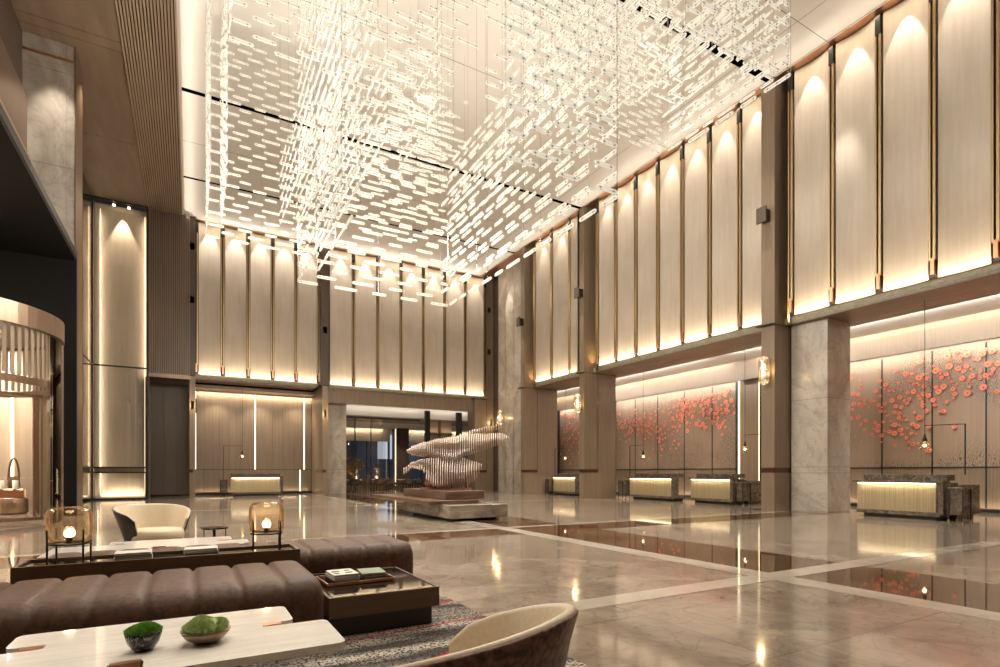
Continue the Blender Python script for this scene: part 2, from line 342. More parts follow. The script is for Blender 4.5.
# inlaid strips
t = MB(); t.box(5.66, 6.0, YMIN, 32, 0, .003); t.box(-3.9, 5.66, 10.12, 10.3, 0, .003); t.box(6.0, 16, 10.12, 10.3, 0, .003)
t.box(1.2, 5.66, 3.78, 4.08, 0, .003); t.box(6.0, 16, 3.78, 4.08, 0, .003); t.box(-2.6, 5.66, 19.5, 19.75, 0, .003); t.box(6.0, 15.4, 19.5, 19.75, 0, .003)
struct('trim_1', t, M['white_strip'])
t = MB(); t.box(6.0, 7.5, 4.08, 10.12, 0, .002); t.box(6.0, 7.5, YMIN, 3.78, 0, .002); t.box(6.0, 7.5, 10.3, 19.5, 0, .002); t.box(6.0, 7.5, 19.75, 32, 0, .002)
t.box(7.5, 16, 9.0, 10.12, 0, .002); t.box(-3.9, 5.66, 9.0, 10.12, 0, .002)
t.box(15.6, 18.5, 10.3, 11.6, 0, .002)
struct('trim_2', t, M['brown_marble'])

# ceiling: white boards between three black slots
SL = [(10.33, 10.58), (19.67, 19.87), (25.52, 25.68)]
c = MB(); y0 = YMIN
for a, b in SL: c.box(-.23, XR0, y0, a, ZC, ZC+.15); y0 = b
c.box(-.23, XR0, y0, 29.6, ZC, ZC+.15)
struct('ceiling', c, M['ceiling'])
c = MB()
for a, b in SL: c.box(-.23, XR0, a, b, ZC+.006, ZC+.2)
c.box(15.405, 15.415, YMIN, 29.6, ZC-.002, ZC); c.box(14.06, 14.07, YMIN, 29.6, ZC-.002, ZC)
for y in (3.0, 8.72, 14.5, 22.8): c.box(-.23, XR0, y, y+.012, ZC-.002, ZC)
struct('trim_3', c, M['void'])
# hidden roof and outer shell
struct('ceiling_upper', MB().box(-14, 22, YMIN, 34, ZC+.5, ZC+.7), M['black_portal'])
struct('trim_4', MB().box(XR0, 16.3, YMIN, 29.6, ZC+.02, ZC+.12).box(-.23, 17, 29.6, 30.5, ZC+.02, ZC+.12), M['copper'])
# left edge: bright cove lip, slat ceiling, timber soffit
struct('trim_5', MB().box(-.30, -.23, YMIN, 28.9, 12.98, ZC+.15), M['white'])
s = MB()
for k in range(18): s.box(-1.63+k*.0755, -1.63+k*.0755+.046, YMIN, 28.9, 12.95, 13.05)
struct('ceiling_slats', s, M['slat'])
struct('trim_6', MB().box(-1.65, -.27, YMIN, 28.9, 13.12, 13.2), M['black'])
s = MB(); yy = [YMIN, -2, 3, 8, 13, 18.2, 18.6, 23.6, 28.9]
for a, b in zip(yy[:-1], yy[1:]): s.box(-8, -1.65, a+.01, b-.01, 13.0, 13.2)
struct('ceiling_left', s, M['wood_h'])

# shells behind the camera and out of view
struct('wall_front', MB().box(-14, 22, YMIN-.2, YMIN, 0, 14), M['wood'])
struct('wall_left_outer', MB().box(-14.2, -14, YMIN, 46, 0, 14), M['wood_dark'])

# ---- right wall upper backing, ledge, soffit
w = MB(); w.box(16.17, 16.35, YMIN, 24.9, ZS+.1, ZC+.12)
struct('wall_right_upper', w, M['wood'])
struct('trim_7', MB().box(15.95, 16.2, YMIN, 25.0, ZS, ZS+.18), M['grille'])
w = MB(); ys = [YMIN, -1, 2.0, 5.2, 9.1, 12.5, 16, 19.6, 22.6, 25.4]
for a, b in zip(ys[:-1], ys[1:]): w.box(15.96, 17.1, a+.006, b-.006, ZS-.03, ZS+.02); w.box(17.112, 17.85, a+.006, b-.006, ZS-.03, ZS+.02)
w.box(15.98, 17.84, YMIN, 25.4, ZS+.02, ZS+.1)
struct('ceiling_soffit_right', w, M['wood_h'])
struct('ceiling_recess_right', MB().box(17.85, 21, YMIN, 29, ZS+.1, ZS+.25), M['white'])
struct('trim_8', MB().box(20.0, 20.12, YMIN, 28.7, 5.05, ZS+.1), M['wood'])
struct('wall_right', MB().box(XW+.06, XW+.3, YMIN, 29, 0, 6.0), M['wood'])
struct('wall_right_end', MB().box(17.02, XW+.06, 28.75, 29, 0, ZS+.1), M['wood'])
struct('baseboard_right', MB().box(XW-.02, XW+.06, YMIN, 28.7, 0, .12), M['black'])

# ---- back wall upper backing, ledge, soffit
struct('wall_back_upper', MB().box(-.1, 16.35, 30.35, 30.5, ZS+.1, ZC+.12), M['wood'])
g = MB(); g.box(.2, 5.95, 30.05, 30.4, ZS, ZS+.18); g.box(6.45, 16.0, 30.05, 30.4, ZS, ZS+.18)
struct('trim_9', g, M['grille'])
g = MB()
for a, b in ((.0, 2.2), (2.2, 4.2), (4.2, 6.2), (6.2, 11), (11, 16.4)): g.box(a+.005, b-.005, 30.1, 31.2, ZS-.06, ZS+.05)
struct('ceiling_soffit_back', g, M['wood_h'])
struct('ceiling_recess_back', MB().box(0, 6.0, 31.2, 32.5, 5.45, 5.6), M['wood_h'])

# recess wall of the first back bay: timber boards with LED joints
w = MB(); e = [.0, 1.52, 2.12, 2.78, 3.55, 4.75, 5.35, 5.98]
w = MB()
xs = [.12, 1.42, 2.02, 2.72, 3.58, 3.70, 4.55, 5.15, 5.80]
bx = [(.30, 1.33), (1.34, 1.79), (1.80, 2.36), (2.37, 3.02), (3.12, 3.95), (3.96, 4.52), (4.53, 5.56), (5.66, 6.0)]
for a, b in bx: w.box(a, b, 32.3, 32.36, 1.36, 5.45)
lb = [(-.2, .61), (.62, 1.33), (1.34, 2.45), (2.46, 3.5), (3.51, 4.5), (4.51, 5.34), (5.44, 6.0)]
for a, b in lb: w.box(a, b, 32.3, 32.36, .14, 1.34)
struct('wall_back', w, M['wood'])
struct('wall_back_core', MB().box(-4.5, 7.0, 32.42, 32.6, 0, 6), M['black_portal'])
struct('trim_10', MB().box(.22, .27, 32.33, 32.37, 1.36, 5.4).box(3.05, 3.10, 32.33, 32.37, 1.36, 5.4).box(5.59, 5.64, 32.33, 32.37, 1.36, 5.4).box(5.37, 5.42, 32.33, 32.37, .14, 1.34), M['led'])
struct('baseboard_back', MB().box(-4, 7, 32.25, 32.4, 0, .13), M['black'])
struct('wall_back_side', MB().box(6.02, 6.95, 31.62, 32.3, 0, 5.7).box(6.02, 6.28, 31.01, 31.62, 0, 5.7), M['wood'])

struct('trim_18', MB().box(6.45, 15.2, 30.12, 30.3, 4.95, ZS-.06), M['wood'])
# ---- left zone
w = MB()
w.box(-1.6, .0, 29.0, 29.2, ZS-.1, 13.1, M['wood_dark'])
k = -1.58
while k < -.02: w.box(k, k+.045, 28.94, 29.0, ZS-.1, 13.1, M['wood']); k += .085
struct('wall_back_ribbed', w)
struct('trim_11', MB().box(-1.6, 0, 28.92, 29.4, ZS-.28, ZS-.1), M['bronze'])
w = MB()
for a, b in ((-1.65, -1.1), (-1.09, -.55), (-.54, .0)): w.box(a, b, 30.9, 31, .12, 5.5)
w.box(-1.75, -1.65, 29.2, 31, 0, 5.5)
struct('wall_left_recess', w, M['wood_dark'])
struct('ceiling_recess_left', MB().box(-1.7, 0, 29.0, 31, 5.47, 5.5), M['wood_dark'])
struct('wall_left', MB().box(-4.1, -3.9, YMIN, 30.0, 7.3, 13.1).box(-3.94, -3.9, 20.4, 26.2, 0, 7.3), M['wood_dark'])

# lit glass niche at the far left
n = thing('lit_glass_niche', 'tall warmly lit glass display niche framed in black beside the ribbed wall', 'display niche', (-2.6, 28.9, 0))
def at(o, mb, name, mat=None, **k):
    """build in world coordinates, then hang under thing o keeping place"""
    mb.bm.transform(o_inv(o)); return mb.build(name, mat, o, **k)
def o_inv(o):
    m = Matrix.Translation(o.location) @ Matrix.Rotation(o.rotation_euler[2], 4, 'Z'); return m.inverted()
at(n, MB().box(-3.4, -1.8, 29.5, 29.6, .2, 12.8), 'back_panel', M['panel'])
at(n, MB().box(-3.62, -1.62, 29.6, 29.7, 0, 13), 'lining', M['white'])
f = MB()
for (a, b) in ((-3.66, -3.60), (-1.68, -1.62)): f.box(a, b, 28.84, 28.92, 0, 13)
f.box(-3.6, -1.68, 28.84, 28.92, 12.94, 13.0); f.box(-3.6, -1.68, 28.84, 28.92, 5.78, 5.84); f.box(-3.66, -3.60, 26.2, 26.28, 0, 13)
f.box(-3.6, -1.68, 28.82, 28.94, 1.38, 1.44); f.box(-3.6, -1.68, 28.82, 28.94, 1.16, 1.22); f.box(-3.6, -1.68, 28.84, 28.92, 0, .08)
f.box(-3.65, -3.61, 26.2, 28.9, 5.78, 5.84); f.box(-3.65, -3.61, 26.2, 28.9, 1.38, 1.44); f.box(-3.65, -3.61, 26.2, 28.9, 1.16, 1.22)
at(n, f, 'frame', M['black'])
at(n, MB().box(-3.6, -1.68, 28.88, 28.89, .08, 12.94), 'glass_pane', M['glass'])
at(n, MB().box(-3.64, -3.63, 26.28, 28.84, .05, 12.94), 'glass_pane', M['glass'])
at(n, MB().box(-3.55, -1.75, 28.86, 28.87, 1.22, 1.38), 'rail_infill', M['bronze'])
l = MB()
l.box(-3.44, -3.40, 29.56, 29.59, .2, 12.8); l.box(-1.80, -1.76, 29.56, 29.59, .2, 12.8); l.box(-3.4, -1.8, 29.56, 29.59, 1.22, 1.38); l.box(-3.4, -1.8, 29.5, 29.56, .12, .2)
at(n, l, 'light_strip', M['led_dim'])
for x in (-2.9, -2.35): at(n, MB().cyl((x, 29.15, 0), .05, 12.88, 12.93), 'downlight', M['bulb'])
struct('wall_left_niche', MB().box(-4.2, -3.62, 28.9, 29.7, 0, 13).box(-1.62, -1.6, 28.95, 29.7, 0, 13), M['wood_dark'])
struct('wall_back_left', MB().box(-4.2, -1.6, 29.7, 29.85, 0, 13.1), M['panel'])
spot('niche_spot', (-2.6, 29.3, 12.8), (0, .04, -1), 420, 50, .4)
area('niche_foot', (-2.6, 29.35, .15), UP, 1.5, .05, 14)
area('niche_left', (-3.5, 29.4, 6.5), (0, -PI/2, 0), 12, .05, 34)
area('niche_right', (-1.7, 29.4, 6.5), (0, PI/2, 0), 12, .05, 34)

# stone pillar at the left with bronze edge
p = thing('stone_pillar', 'tall grey veined stone pillar rising at the left above the black portal', 'pillar', (-3.3, 19.5, 0))
m = MB()
for a, b in zip([0, 2.4, 4.8, 7.2, 9.6, 12.2], [2.39, 4.79, 7.19, 9.59, 12.19, 13.0]):
    if b > 7.15: m.box(-3.9, -2.97, 19.0, 20.05, max(a, 7.12), b)
    m.box(-2.965, -2.78, 19.0, 20.05, a, b)
at(p, m, 'shaft', M['stone']); at(p, MB().box(-3.88, -2.79, 19.02, 20.04, 7.13, 13.0).box(-2.96, -2.79, 19.02, 20.04, 0, 7.13), 'core', M['black'])
at(p, MB().box(-2.78, -2.76, 18.98, 20.1, 0, 13.0), 'bronze_edge', M['bronze'])
at(p, MB().box(-3.89, -2.8, 18.97, 19.0, 12.52, 12.58), 'copper_band', M['copper'])

# black portal with canopy
p = thing('entrance_portal', 'deep black entrance portal with projecting canopy around the revolving door', 'portal', (-5, 18.9, 0))
at(p, MB().box(-9, -2.72, 3, 18.95, 7.0, 7.12), 'canopy', M['black_portal'])
at(p, MB().box(-6.9, -2.72, 18.8, 18.95, 4.95, 7.0).box(-3.0, -2.72, 18.8, 18.95, 0, 4.95), 'side_wall', M['black_portal'])
at(p, MB().box(-2.76, -2.72, 3, 18.95, 7.12, 7.3), 'fascia', M['black'])
m = MB()
m.box(-3.9, -3.78, 5, 18.9, 9.6, 11.2)
at(p, m, 'bronze_upstand', M['bronze'])
m = MB()
for k in range(4): m.box(-3.86, -3.70, 8, 18.85, 9.50-k*.17, 9.59-k*.17)
at(p, m, 'gold_louvres', M['brass'])
spot('corner_pier_fill', (15.6, 27.4, ZC-.1), (.08, 0, -1), 500, 40, .6, WARM2, .05)  # added spot to lighten the corner stone pier, no fitting modelled
spot('pillar_fill', (-3.2, 18.3, 12.9), (0, .12, -1), 420, 50, .7, WARM2, .05)  # extra spot put in to brighten the pillar front
spot('table_fill', (-.3, 2.8, 12.9), (0, .05, -1), 500, 16, .9, WARM2, .2)  # invented fill spot over the foreground coffee table
spot('sculpture_fill', (4.6, 11.2, ZC-.1), (.09, .22, -1), 900, 16, .6, (1, .93, .84), .06)  # spot added only to brighten the sculpture
spot('column_spot', (15.0, 8.0, ZC-.1), (.13, .12, -1), 700, 22, .7, WARM2, .06)
spot('portal_up', (-3.3, 17.3, 7.4), (-.2, 0, 1), 60, 80, .8)

# vestibule wall seen through the door
struct('wall_vestibule', MB().box(-9, -8.8, 3, 22, 0, 7).box(-9, -3.05, 21.3, 21.5, 0, 7), M['sheer'])
struct('ceiling_vestibule', MB().box(-9, -3.0, 18.96, 21.5, 4.95, 5.1), M['white'])
struct('wall_vestibule_side', MB().box(-3.06, -3.0, 18.96, 21.3, 0, 4.95), M['panel'])
area('vestibule_light', (-6.0, 20.2, 4.85), DOWN, 3, 1.5, 420, WARM2)
area('vestibule_light', (-7.4, 11, 6.8), DOWN, 1.5, 8, 420, WARM2)

struct('trim_19', MB().box(-4.02, -3.96, 21.24, 21.29, .45, 3.3).box(-4.62, -4.56, 21.24, 21.29, .9, 4.3).box(-5.3, -5.24, 21.24, 21.29, .9, 4.3), M['led'])
# revolving door
DC = (-4.76, 15.9); DR = 2.2
d = thing('revolving_door', 'large curved glass revolving door drum with bronze head band under the black canopy', 'door', (DC[0], DC[1], 0))
def arc(a0, a1, n, r): return [(r*cos(math.radians(a0+(a1-a0)*k/n)), r*sin(math.radians(a0+(a1-a0)*k/n))) for k in range(n+1)]
def arcwall(mb, a0, a1, r0, r1, z0, z1, n=28, mat=None, smooth=False):
    A = arc(a0, a1, n, r0); B = arc(a0, a1, n, r1)
    R = [[(*A[k], z0), (*B[k], z0), (*B[k], z1), (*A[k], z1)] for k in range(n+1)]
    mb.rings(R, mat, smooth, True); return mb
arcwall(MB(), -180, 180, 2.14, 2.22, 4.22, 4.66, 64).build('head_band', M['bronze'], d)
arcwall(MB(), -180, 180, 2.12, 2.2, 0, .06, 64).build('floor_ring', M['steel'], d)
for a0, a1 in ((-140, -64), (-62, 12), (14, 50)): arcwall(MB(), a0, a1, 2.165, 2.18, .06, 4.22, 24, None, False).build('glass_pane', M['glass_door'], d)
for a in (-140, -63, 13, 50): MB().cbox((2.17*cos(math.radians(a)), 2.17*sin(math.radians(a)), 2.14), (.07, .05, 4.16), None, math.radians(a)).build('post', M['bronze'], d)
MB().cyl((0, 0), .09, .02, 4.25, 20).build('centre_post', M['brass'], d)
for a in (38, 128, 218, 308):
    mt = Matrix.Rotation(math.radians(a), 4, 'Z')
    MB().box(.1, 2.05, -.006, .006, .1, 3.0, None, mt).build('door_leaf', M['glass_door'], d)
    MB().box(.1, 2.05, -.025, .025, 3.0, 3.08, None, mt).box(2.0, 2.05, -.025, .025, .05, 3.0, None, mt).box(.1, 2.05, -.025, .025, .04, .12, None, mt).build('leaf_frame', M['bronze'], d)
arcwall(MB(), -180, 180, 1.2, 2.13, 4.3, 4.36, 48).build('drum_ceiling', M['sheer'], d)
arcwall(MB(), -180, 180, 2.05, 2.09, 3.05, 3.2, 48).build('inner_ring', M['bronze'], d)
m = MB()
for k in range(90):
    a = -180+k*4; m.cbox((2.11*cos(math.radians(a)), 2.11*sin(math.radians(a)), 3.72), (.02, .07, 1.0), None, math.radians(a))
m.build('ribbed_lining', M['sheer'], d)
point('door_fill', (DC[0], DC[1]-1.0, 4.1), 60, WARM2, .1)  # added fill inside the drum, not an actual door fitting
# display plinth behind the glass
d = thing('round_display_plinth', 'low round bronze plinth carrying a copper block seen through the revolving door glass', 'plinth', (-4.45, 20.6, 0))
MB().lathe((0, 0, 0), [(.30, 0), (.36, .06), (.36, .44), (.33, .47)], 40).build('drum', M['bronze'], d)
b = tag(MB().bbox(-4.74, -4.16, 20.44, 20.7, .471, .72, .02).build('copper_block', M['copper']), 'copper coloured block on the round plinth seen through the revolving door', 'block')
for i, x in enumerate((-4.66, -4.36)):
    o = thing('pillar_candle', ['left', 'right'][i]+' white pillar candle on the copper block behind the door glass', 'candle', (x, 20.5, .721), 0, 'candles on the copper block')
    MB().lathe((0, 0, 0), [(.07, 0), (.07, .24), (.06, .25)], 16).build('wax', M['cover_white'], o); MB().cyl((0, 0), .004, .25, .28, 6).build('wick', M['black'], o)
o = thing('arched_vase', 'tan loop-handled bag shaped vase standing behind the candles on the copper block', 'vase', (-4.42, 20.62, .721))
m = MB(); m.lathe((0, 0, 0), [(.11, 0), (.15, .1), (.13, .28), (.09, .36)], 20, sx=1, sy=.45); m.build('body', M['wood_warm'], o)
MB().tube([(-.12+.12*(1-cos(PI*k/12)), 0, .26+.62*sin(PI*k/12)) for k in range(13)], .028, 8).build('handle', M['wood_warm'], o)

# ================================================================== PILLARS
def wood_pillar(x0, x1, y0, y1, label, zt=ZC, band=True, side='-y', low_w=None):
    cx, cy = (x0+x1)/2, (y0+y1)/2
    o = thing('wood_clad_pillar', label, 'pillar', (x0, y0, 0))
    m = MB(); m.box(x0, x1, y0, y1, 0, ZS-.05)
    at(o, m, 'lower_cladding', M['wood'])
    at(o, MB().box(x0+.01, x1-.01, y0+.01, y1-.01, 0.0, ZS), 'core', M['black'])
    b = MB(); b.box(x0-.004, x0+min(.8, (x1-x0)*.62), y0-.004, y0+.01, 1.19, 1.34)
    b.box(x0-.004, x0+.012, y0-.004, y1, 1.19, 1.34)
    at(o, b, 'burgundy_band', M['burgundy'])
    b = MB(); xx = x0+min(.8, (x1-x0)*.62); b.box(xx, xx+.02, y0-.006, y0, 1.19, ZS-.08)
    if x1-x0 > .6: at(o, b, 'reveal_line', M['black'])
    b = MB().box(x0-.16, x0+.05, y0-.02, y1+.1, ZS-.06, ZS-.035)
    at(o, b, 'cap_plate', M['black'])
    return o
def pilaster(o, x0, x1, y0, y1, grey=True):
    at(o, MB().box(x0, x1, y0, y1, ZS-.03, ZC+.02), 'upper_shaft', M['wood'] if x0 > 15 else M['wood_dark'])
def fixture(loc, label, axis='x'):
    o = thing('wall_fixture', label, 'fixture', loc, 0 if axis == 'x' else -PI/2, 'small black fixtures on the pilasters')
    # protrudes towards -x locally
    MB().bbox(-.22, 0, -.12, .12, -.18, .18, .015).build('housing', M['black'], o)
    MB().bbox(-.30, -.24, -.16, .16, -.24, .24, .01).build('plate', M['wood_dark'], o)
    MB().cyl((0, 0), .03, -.26, -.2, 10, mtx=Matrix.Rotation(PI/2, 4, 'Y') @ Matrix.Translation((0, 0, 0))).build('stem', M['black'], o)
def sconce(loc, label, axis='x', w=25):
    o = thing('pill_wall_sconce', label, 'sconce', loc, 0 if axis == 'x' else -PI/2, 'pill shaped glass sconces on the pillars')
    # local: body centred at x=-.16 from the wall (x=0)
    R = .15; L_ = .29
    prof = [(.001, -L_-R)]+[(R*sin(math.radians(a)), -L_-R*cos(math.radians(a))) for a in (20, 40, 60, 80)]+[(R, -L_), (R, L_)]+[(R*cos(math.radians(a)), L_+R*sin(math.radians(a))) for a in (20, 40, 60, 80)]+[(.001, L_+R)]
    MB().lathe((-.22, 0, 0), prof, 20, caps=False).build('glass_shade', M['sconce_glass'], o)
    MB().lathe((-.22, 0, -.16), [(.04, 0), (.055, .03), (.04, .13), (.02, .15)], 12).lathe((-.22, 0, .06), [(.04, 0), (.055, .03), (.04, .13), (.02, .15)], 12).build('bulb', M['sconce'], o)
    MB().cyl((-.22, 0), .012, -.2, .25, 8).build('stem', M['brass'], o)
    MB().box(-.20, 0, -.02, .02, -.02, .02).box(-.02, .0, -.06, .06, -.2, .2).build('bracket', M['brass'], o)
    c = Vector((-.27, 0, 0)); 
    if axis != 'x': c = Vector((0, -.27, 0))
    point('sconce_lamp', tuple(Vector(loc)+c*1.35), w*.55, (1, .72, .36), .05)
M['sconce_glass'] = glass('frosted_sconce_glass', (1, .93, .82), .25, .35)
_nt = M['sconce_glass'].node_tree

o = wood_pillar(15.43, 17.4, 10.3, 10.74, 'timber clad pillar with burgundy band beside the grey stone column at right')
pilaster(o, 15.43, 16.12, 10.3, 10.74)
o = wood_pillar(15.43, 17.3, 19.52, 19.85, 'wide timber clad pillar with burgundy band left of the two middle desks')
pilaster(o, 15.43, 16.12, 19.52, 19.85)
o = wood_pillar(15.43, 17.55, 24.55, 24.92, 'timber clad pillar with burgundy band right of the brass striped stone pier')
pilaster(o, 15.43, 16.12, 24.55, 24.92)
# back wall
o = wood_pillar(-.02, .22, 29.35, 29.95, 'slim timber pillar at the left end of the back wall')
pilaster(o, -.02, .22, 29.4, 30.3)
o = wood_pillar(5.98, 6.28, 29.2, 31.0, 'slim timber pillar between the desk bay and the pale stone pier')
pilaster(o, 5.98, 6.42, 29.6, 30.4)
o = wood_pillar(15.2, 16.5, 29.9, 30.9, 'timber pillar in the back corner behind the sculpture')
pilaster(o, 16.0, 16.5, 29.9, 30.5)

# stone: column in front of the first right pillar, corner pier, and back pier
def stone_column(name, label, x0, x1, y0, y1, zt, cuts, mat='stone', inl=None):
    o = thing(name, label, 'column', (x0, y0, 0)); m = MB(); z = 0
    for c_ in cuts+[zt]: m.box(x0, x1, y0, y1, z+.004, c_-.004); z = c_
    at(o, m, 'shaft', M[mat]); at(o, MB().box(x0+.008, x1-.008, y0+.008, y1-.008, 0, zt), 'core', M['black'])
    return o
stone_column('stone_column', 'square polished grey marble column beside the largest reception desk', 16.2, 17.4, 9.15, 10.25, ZS-.03, [.03, 1.18, 1.36, 3.4])
stone_column('stone_pier', 'pale veined stone pier at the left edge of the restaurant opening', 6.45, 7.55, 30.6, 31.19, ZS-.08, [1.18, 1.36, 3.2])
o = stone_column('corner_stone_pier', 'full height stone pier with thin brass inlays in the far corner', 16.2, 17.0, 26.05, 28.72, ZC, [1.36, 4.0, ZS, 8, 10.6])
m = MB()
for y in (26.9, 27.9): m.box(16.185, 16.2, y, y+.035, 0, ZC)
at(o, m, 'brass_inlay', M['brass'])
struct('wall_corner', MB().box(16.25, 17, 24.95, 26.03, 0, ZC), M['wood'])
struct('wall_corner_back', MB().box(16.55, 17, 29.0, 31, 0, ZC), M['wood_dark'])

for (loc, lab, ax, w) in (((15.43, 10.5, 4.3), 'pill shaped glass sconce on the pillar beside the grey stone column', 'x', 26), ((15.43, 19.7, 4.3), 'pill shaped glass sconce on the pillar left of the two middle desks', 'x', 26),
    ((16.18, 28.1, 4.45), 'pill shaped glass sconce on the brass inlaid corner stone pier', 'x', 22), ((.1, 29.35, 4.35), 'pill shaped glass sconce on the slim pillar at the far left of the back wall', 'y', 18),
    ((6.12, 29.2, 4.25), 'pill shaped glass sconce on the slim pillar beside the pale stone pier', 'y', 18), ((16.35, 29.9, 4.3), 'pill shaped glass sconce in the back corner above the sculpture tip', 'y', 18), ):
    sconce(loc, lab, ax, w)
for (loc, lab, ax) in (((15.43, 10.55, 9.05), 'small black fixture on the upper pilaster above the stone column', 'x'), ((15.43, 19.7, 9.3), 'small black fixture on the upper pilaster above the middle pillar', 'x'),
    ((15.43, 24.75, 9.2), 'small black fixture on the upper pilaster right of the corner stone pier', 'x'), ((.08, 29.4, 11.8), 'upper of two small black fixtures at the far left pilaster', 'y'), ((.08, 29.4, 9.3), 'lower of two small black fixtures at the far left pilaster', 'y'),
    ((6.2, 29.6, 8.7), 'small black fixture on the dark pilaster in the middle of the back wall', 'y'), ((16.2, 29.9, 11.3), 'upper of two small black fixtures on the pilaster in the back corner', 'y'), ((16.2, 29.9, 8.7), 'lower of two small black fixtures on the pilaster in the back corner', 'y')):
    fixture(loc, lab, ax)

# curved timber returns between pilaster and first fin
def wood_return(y_p, y_f, label):
    pts = []
    for k in range(9):
        t_ = k/8; y = y_p-.02-(y_p-.17-y_f)*t_; x = 16.09-.36*t_**2.5
        pts.append((x, y))
    o = MB().rings([[(x, y, ZS-.02), (x+.03, y, ZS-.02), (x+.03, y, ZC), (x, y, ZC)] for x, y in pts], None, True).build('curved_timber_return', M['wood'])
    tag(o, label, 'wall cladding', 'curved timber returns beside the pilasters')
    spot('return_glow', (15.85, (y_p+y_f)/2-.02, ZS+.05), (.1, .25, 1), 50, 60, .8, (1, .68, .28))
wood_return(10.3, 9.95, 'narrow curved timber return beside the nearest pilaster on the right wall')
wood_return(19.52, 18.92, 'narrow curved timber return beside the middle pilaster on the right wall')
wood_return(24.55, 24.0, 'narrow curved timber return beside the farthest pilaster on the right wall')

# ================================================================== UPPER WALL PANELS and FINS
def panel_mesh(w, z0, z1, sag=.075, n=14):
    """concave panel, local x along the wall, +y into the wall, origin at floor centre"""
    F = []; 
    for k in range(n+1):
        t_ = -1+2*k/n; F.append((t_*w/2, sag*(1-t_*t_)))
    R = [[(x, y, z0), (x, y+.05, z0), (x, y+.05, z1), (x, y, z1)] for x, y in F]
    return MB().rings(R, None, True)
PGB, PGR = 'cream concave panels on the back wall', 'cream concave panels on the right wall'
def fin(loc, rz, label, group):
    o = thing('brass_wall_fin', label, 'wall fin', loc, rz, group)
    MB().box(-.1, .1, .05, .1, 5.95, ZC-.02).build('backing_strip', M['black'], o)
    MB().box(-.075, -.035, -.05, .05, 6.35, ZC-.55).box(.02, .075, -.07, .05, 6.35, ZC-.55).build('brass_bar', M['brass'], o)
    MB().box(-.03, .05, -.08, .05, 6.0, 6.4).build('lower_bracket', M['copper'], o)
    MB().box(-.06, .06, -.08, .05, ZC-.55, ZC-.05).build('upper_bracket', M['black'], o)
    return o
def run(axis, edges, fins, where, group, fgroup, w_spot=36):
    """edges: panel boundaries; on axis 'b' (back) coordinate is x, on 'r' it is y"""
    meshes = {}
    for i in range(len(edges)-1):
        a, b = edges[i], edges[i+1]; c = (a+b)/2; w = abs(b-a)-.2; key = round(w, 2)
        lab = where(i, len(edges)-1)
        if axis == 'b': loc, rz = (c, YP, 0), 0
        else: loc, rz = (XP, c, 0), -PI/2
        if key in meshes: o = meshes[key].copy(); C.objects.link(o)
        else:
            o = panel_mesh(w, 5.92, ZC).build('concave_wall_panel', M['panel']); meshes[key] = o
        o.location = loc; o.rotation_euler = (0, 0, rz); tag(o, lab, 'wall panel', group)
        if axis == 'b': spot('panel_spot', (c, YP-.16, ZC-.03), (0, .10, -1), w_spot, 46, .25, WARM2, .02)
        else: spot('panel_spot', (XP-.16, c, ZC-.03), (.10, 0, -1), w_spot, 46, .25, WARM2, .02)
bay1 = [.26+k*1.135 for k in range(6)]
bay2 = [6.42+k*1.355 for k in range(8)]
run('b', bay1, None, lambda i, n: f'{ORD[i]} concave cream panel from the left on the back wall above the desk bay', PGB, None)
run('b', bay2, None, lambda i, n: f'{ORD[i]} concave cream panel right of the middle pilaster on the back wall', PGB, None)
rA = [24.0, 22.45, 20.95, 20.33]; rB = [18.92-k*1.2 for k in range(8)]; rC = [9.95-k*1.2 for k in range(8)]
run('r', [24.0, 22.45, 20.95], None, lambda i, n: f'{ORD[i]} cream panel from the far corner on the right wall behind the farthest bay', PGR, None)
MBp = None
o = panel_mesh(.5, 5.92, ZC, .05).build('concave_wall_panel', M['panel']); o.location = (XP, 20.64, 0); o.rotation_euler = (0, 0, -PI/2); tag(o, 'narrow cream panel strip squeezed against the middle right wall pilaster', 'wall panel', PGR)
run('r', rB, None, lambda i, n: f'{ORD[i]} cream panel from the left in the middle upper bay of the right wall', PGR, None)
run('r', rC[:6], None, lambda i, n: f'{ORD[i]} cream panel from the pilaster in the nearest upper bay at right', PGR, None)
first = None
def place_fin(loc, rz, label, group):
    global first
    if first is None: first = fin(loc, rz, label, group); return
    o = copy_tree(first); o.location = loc; o.rotation_euler = (0, 0, rz); tag(o, label, 'wall fin', group)
for i, x in enumerate(bay1): place_fin((x, YP, 0), 0, f'{ORD[i]} brass fin from the left on the back wall above the desk bay', 'brass fins on the back wall')
for i, x in enumerate(bay2[1:]): place_fin((x, YP, 0), 0, f'{ORD[i]} brass fin right of the middle pilaster on the back wall', 'brass fins on the back wall')
for i, y in enumerate([24.0, 22.45, 20.95]): place_fin((XP, y, 0), -PI/2, f'{ORD[i]} brass fin from the far corner on the right wall', 'brass fins on the right wall')
for i, y in enumerate(rB[:-1]): place_fin((XP, y, 0), -PI/2, f'{ORD[i]} brass fin from the left in the middle upper bay of the right wall', 'brass fins on the right wall')
for i, y in enumerate(rC[:6]): place_fin((XP, y, 0), -PI/2, f'{ORD[i]} brass fin from the pilaster in the nearest upper bay at right', 'brass fins on the right wall')

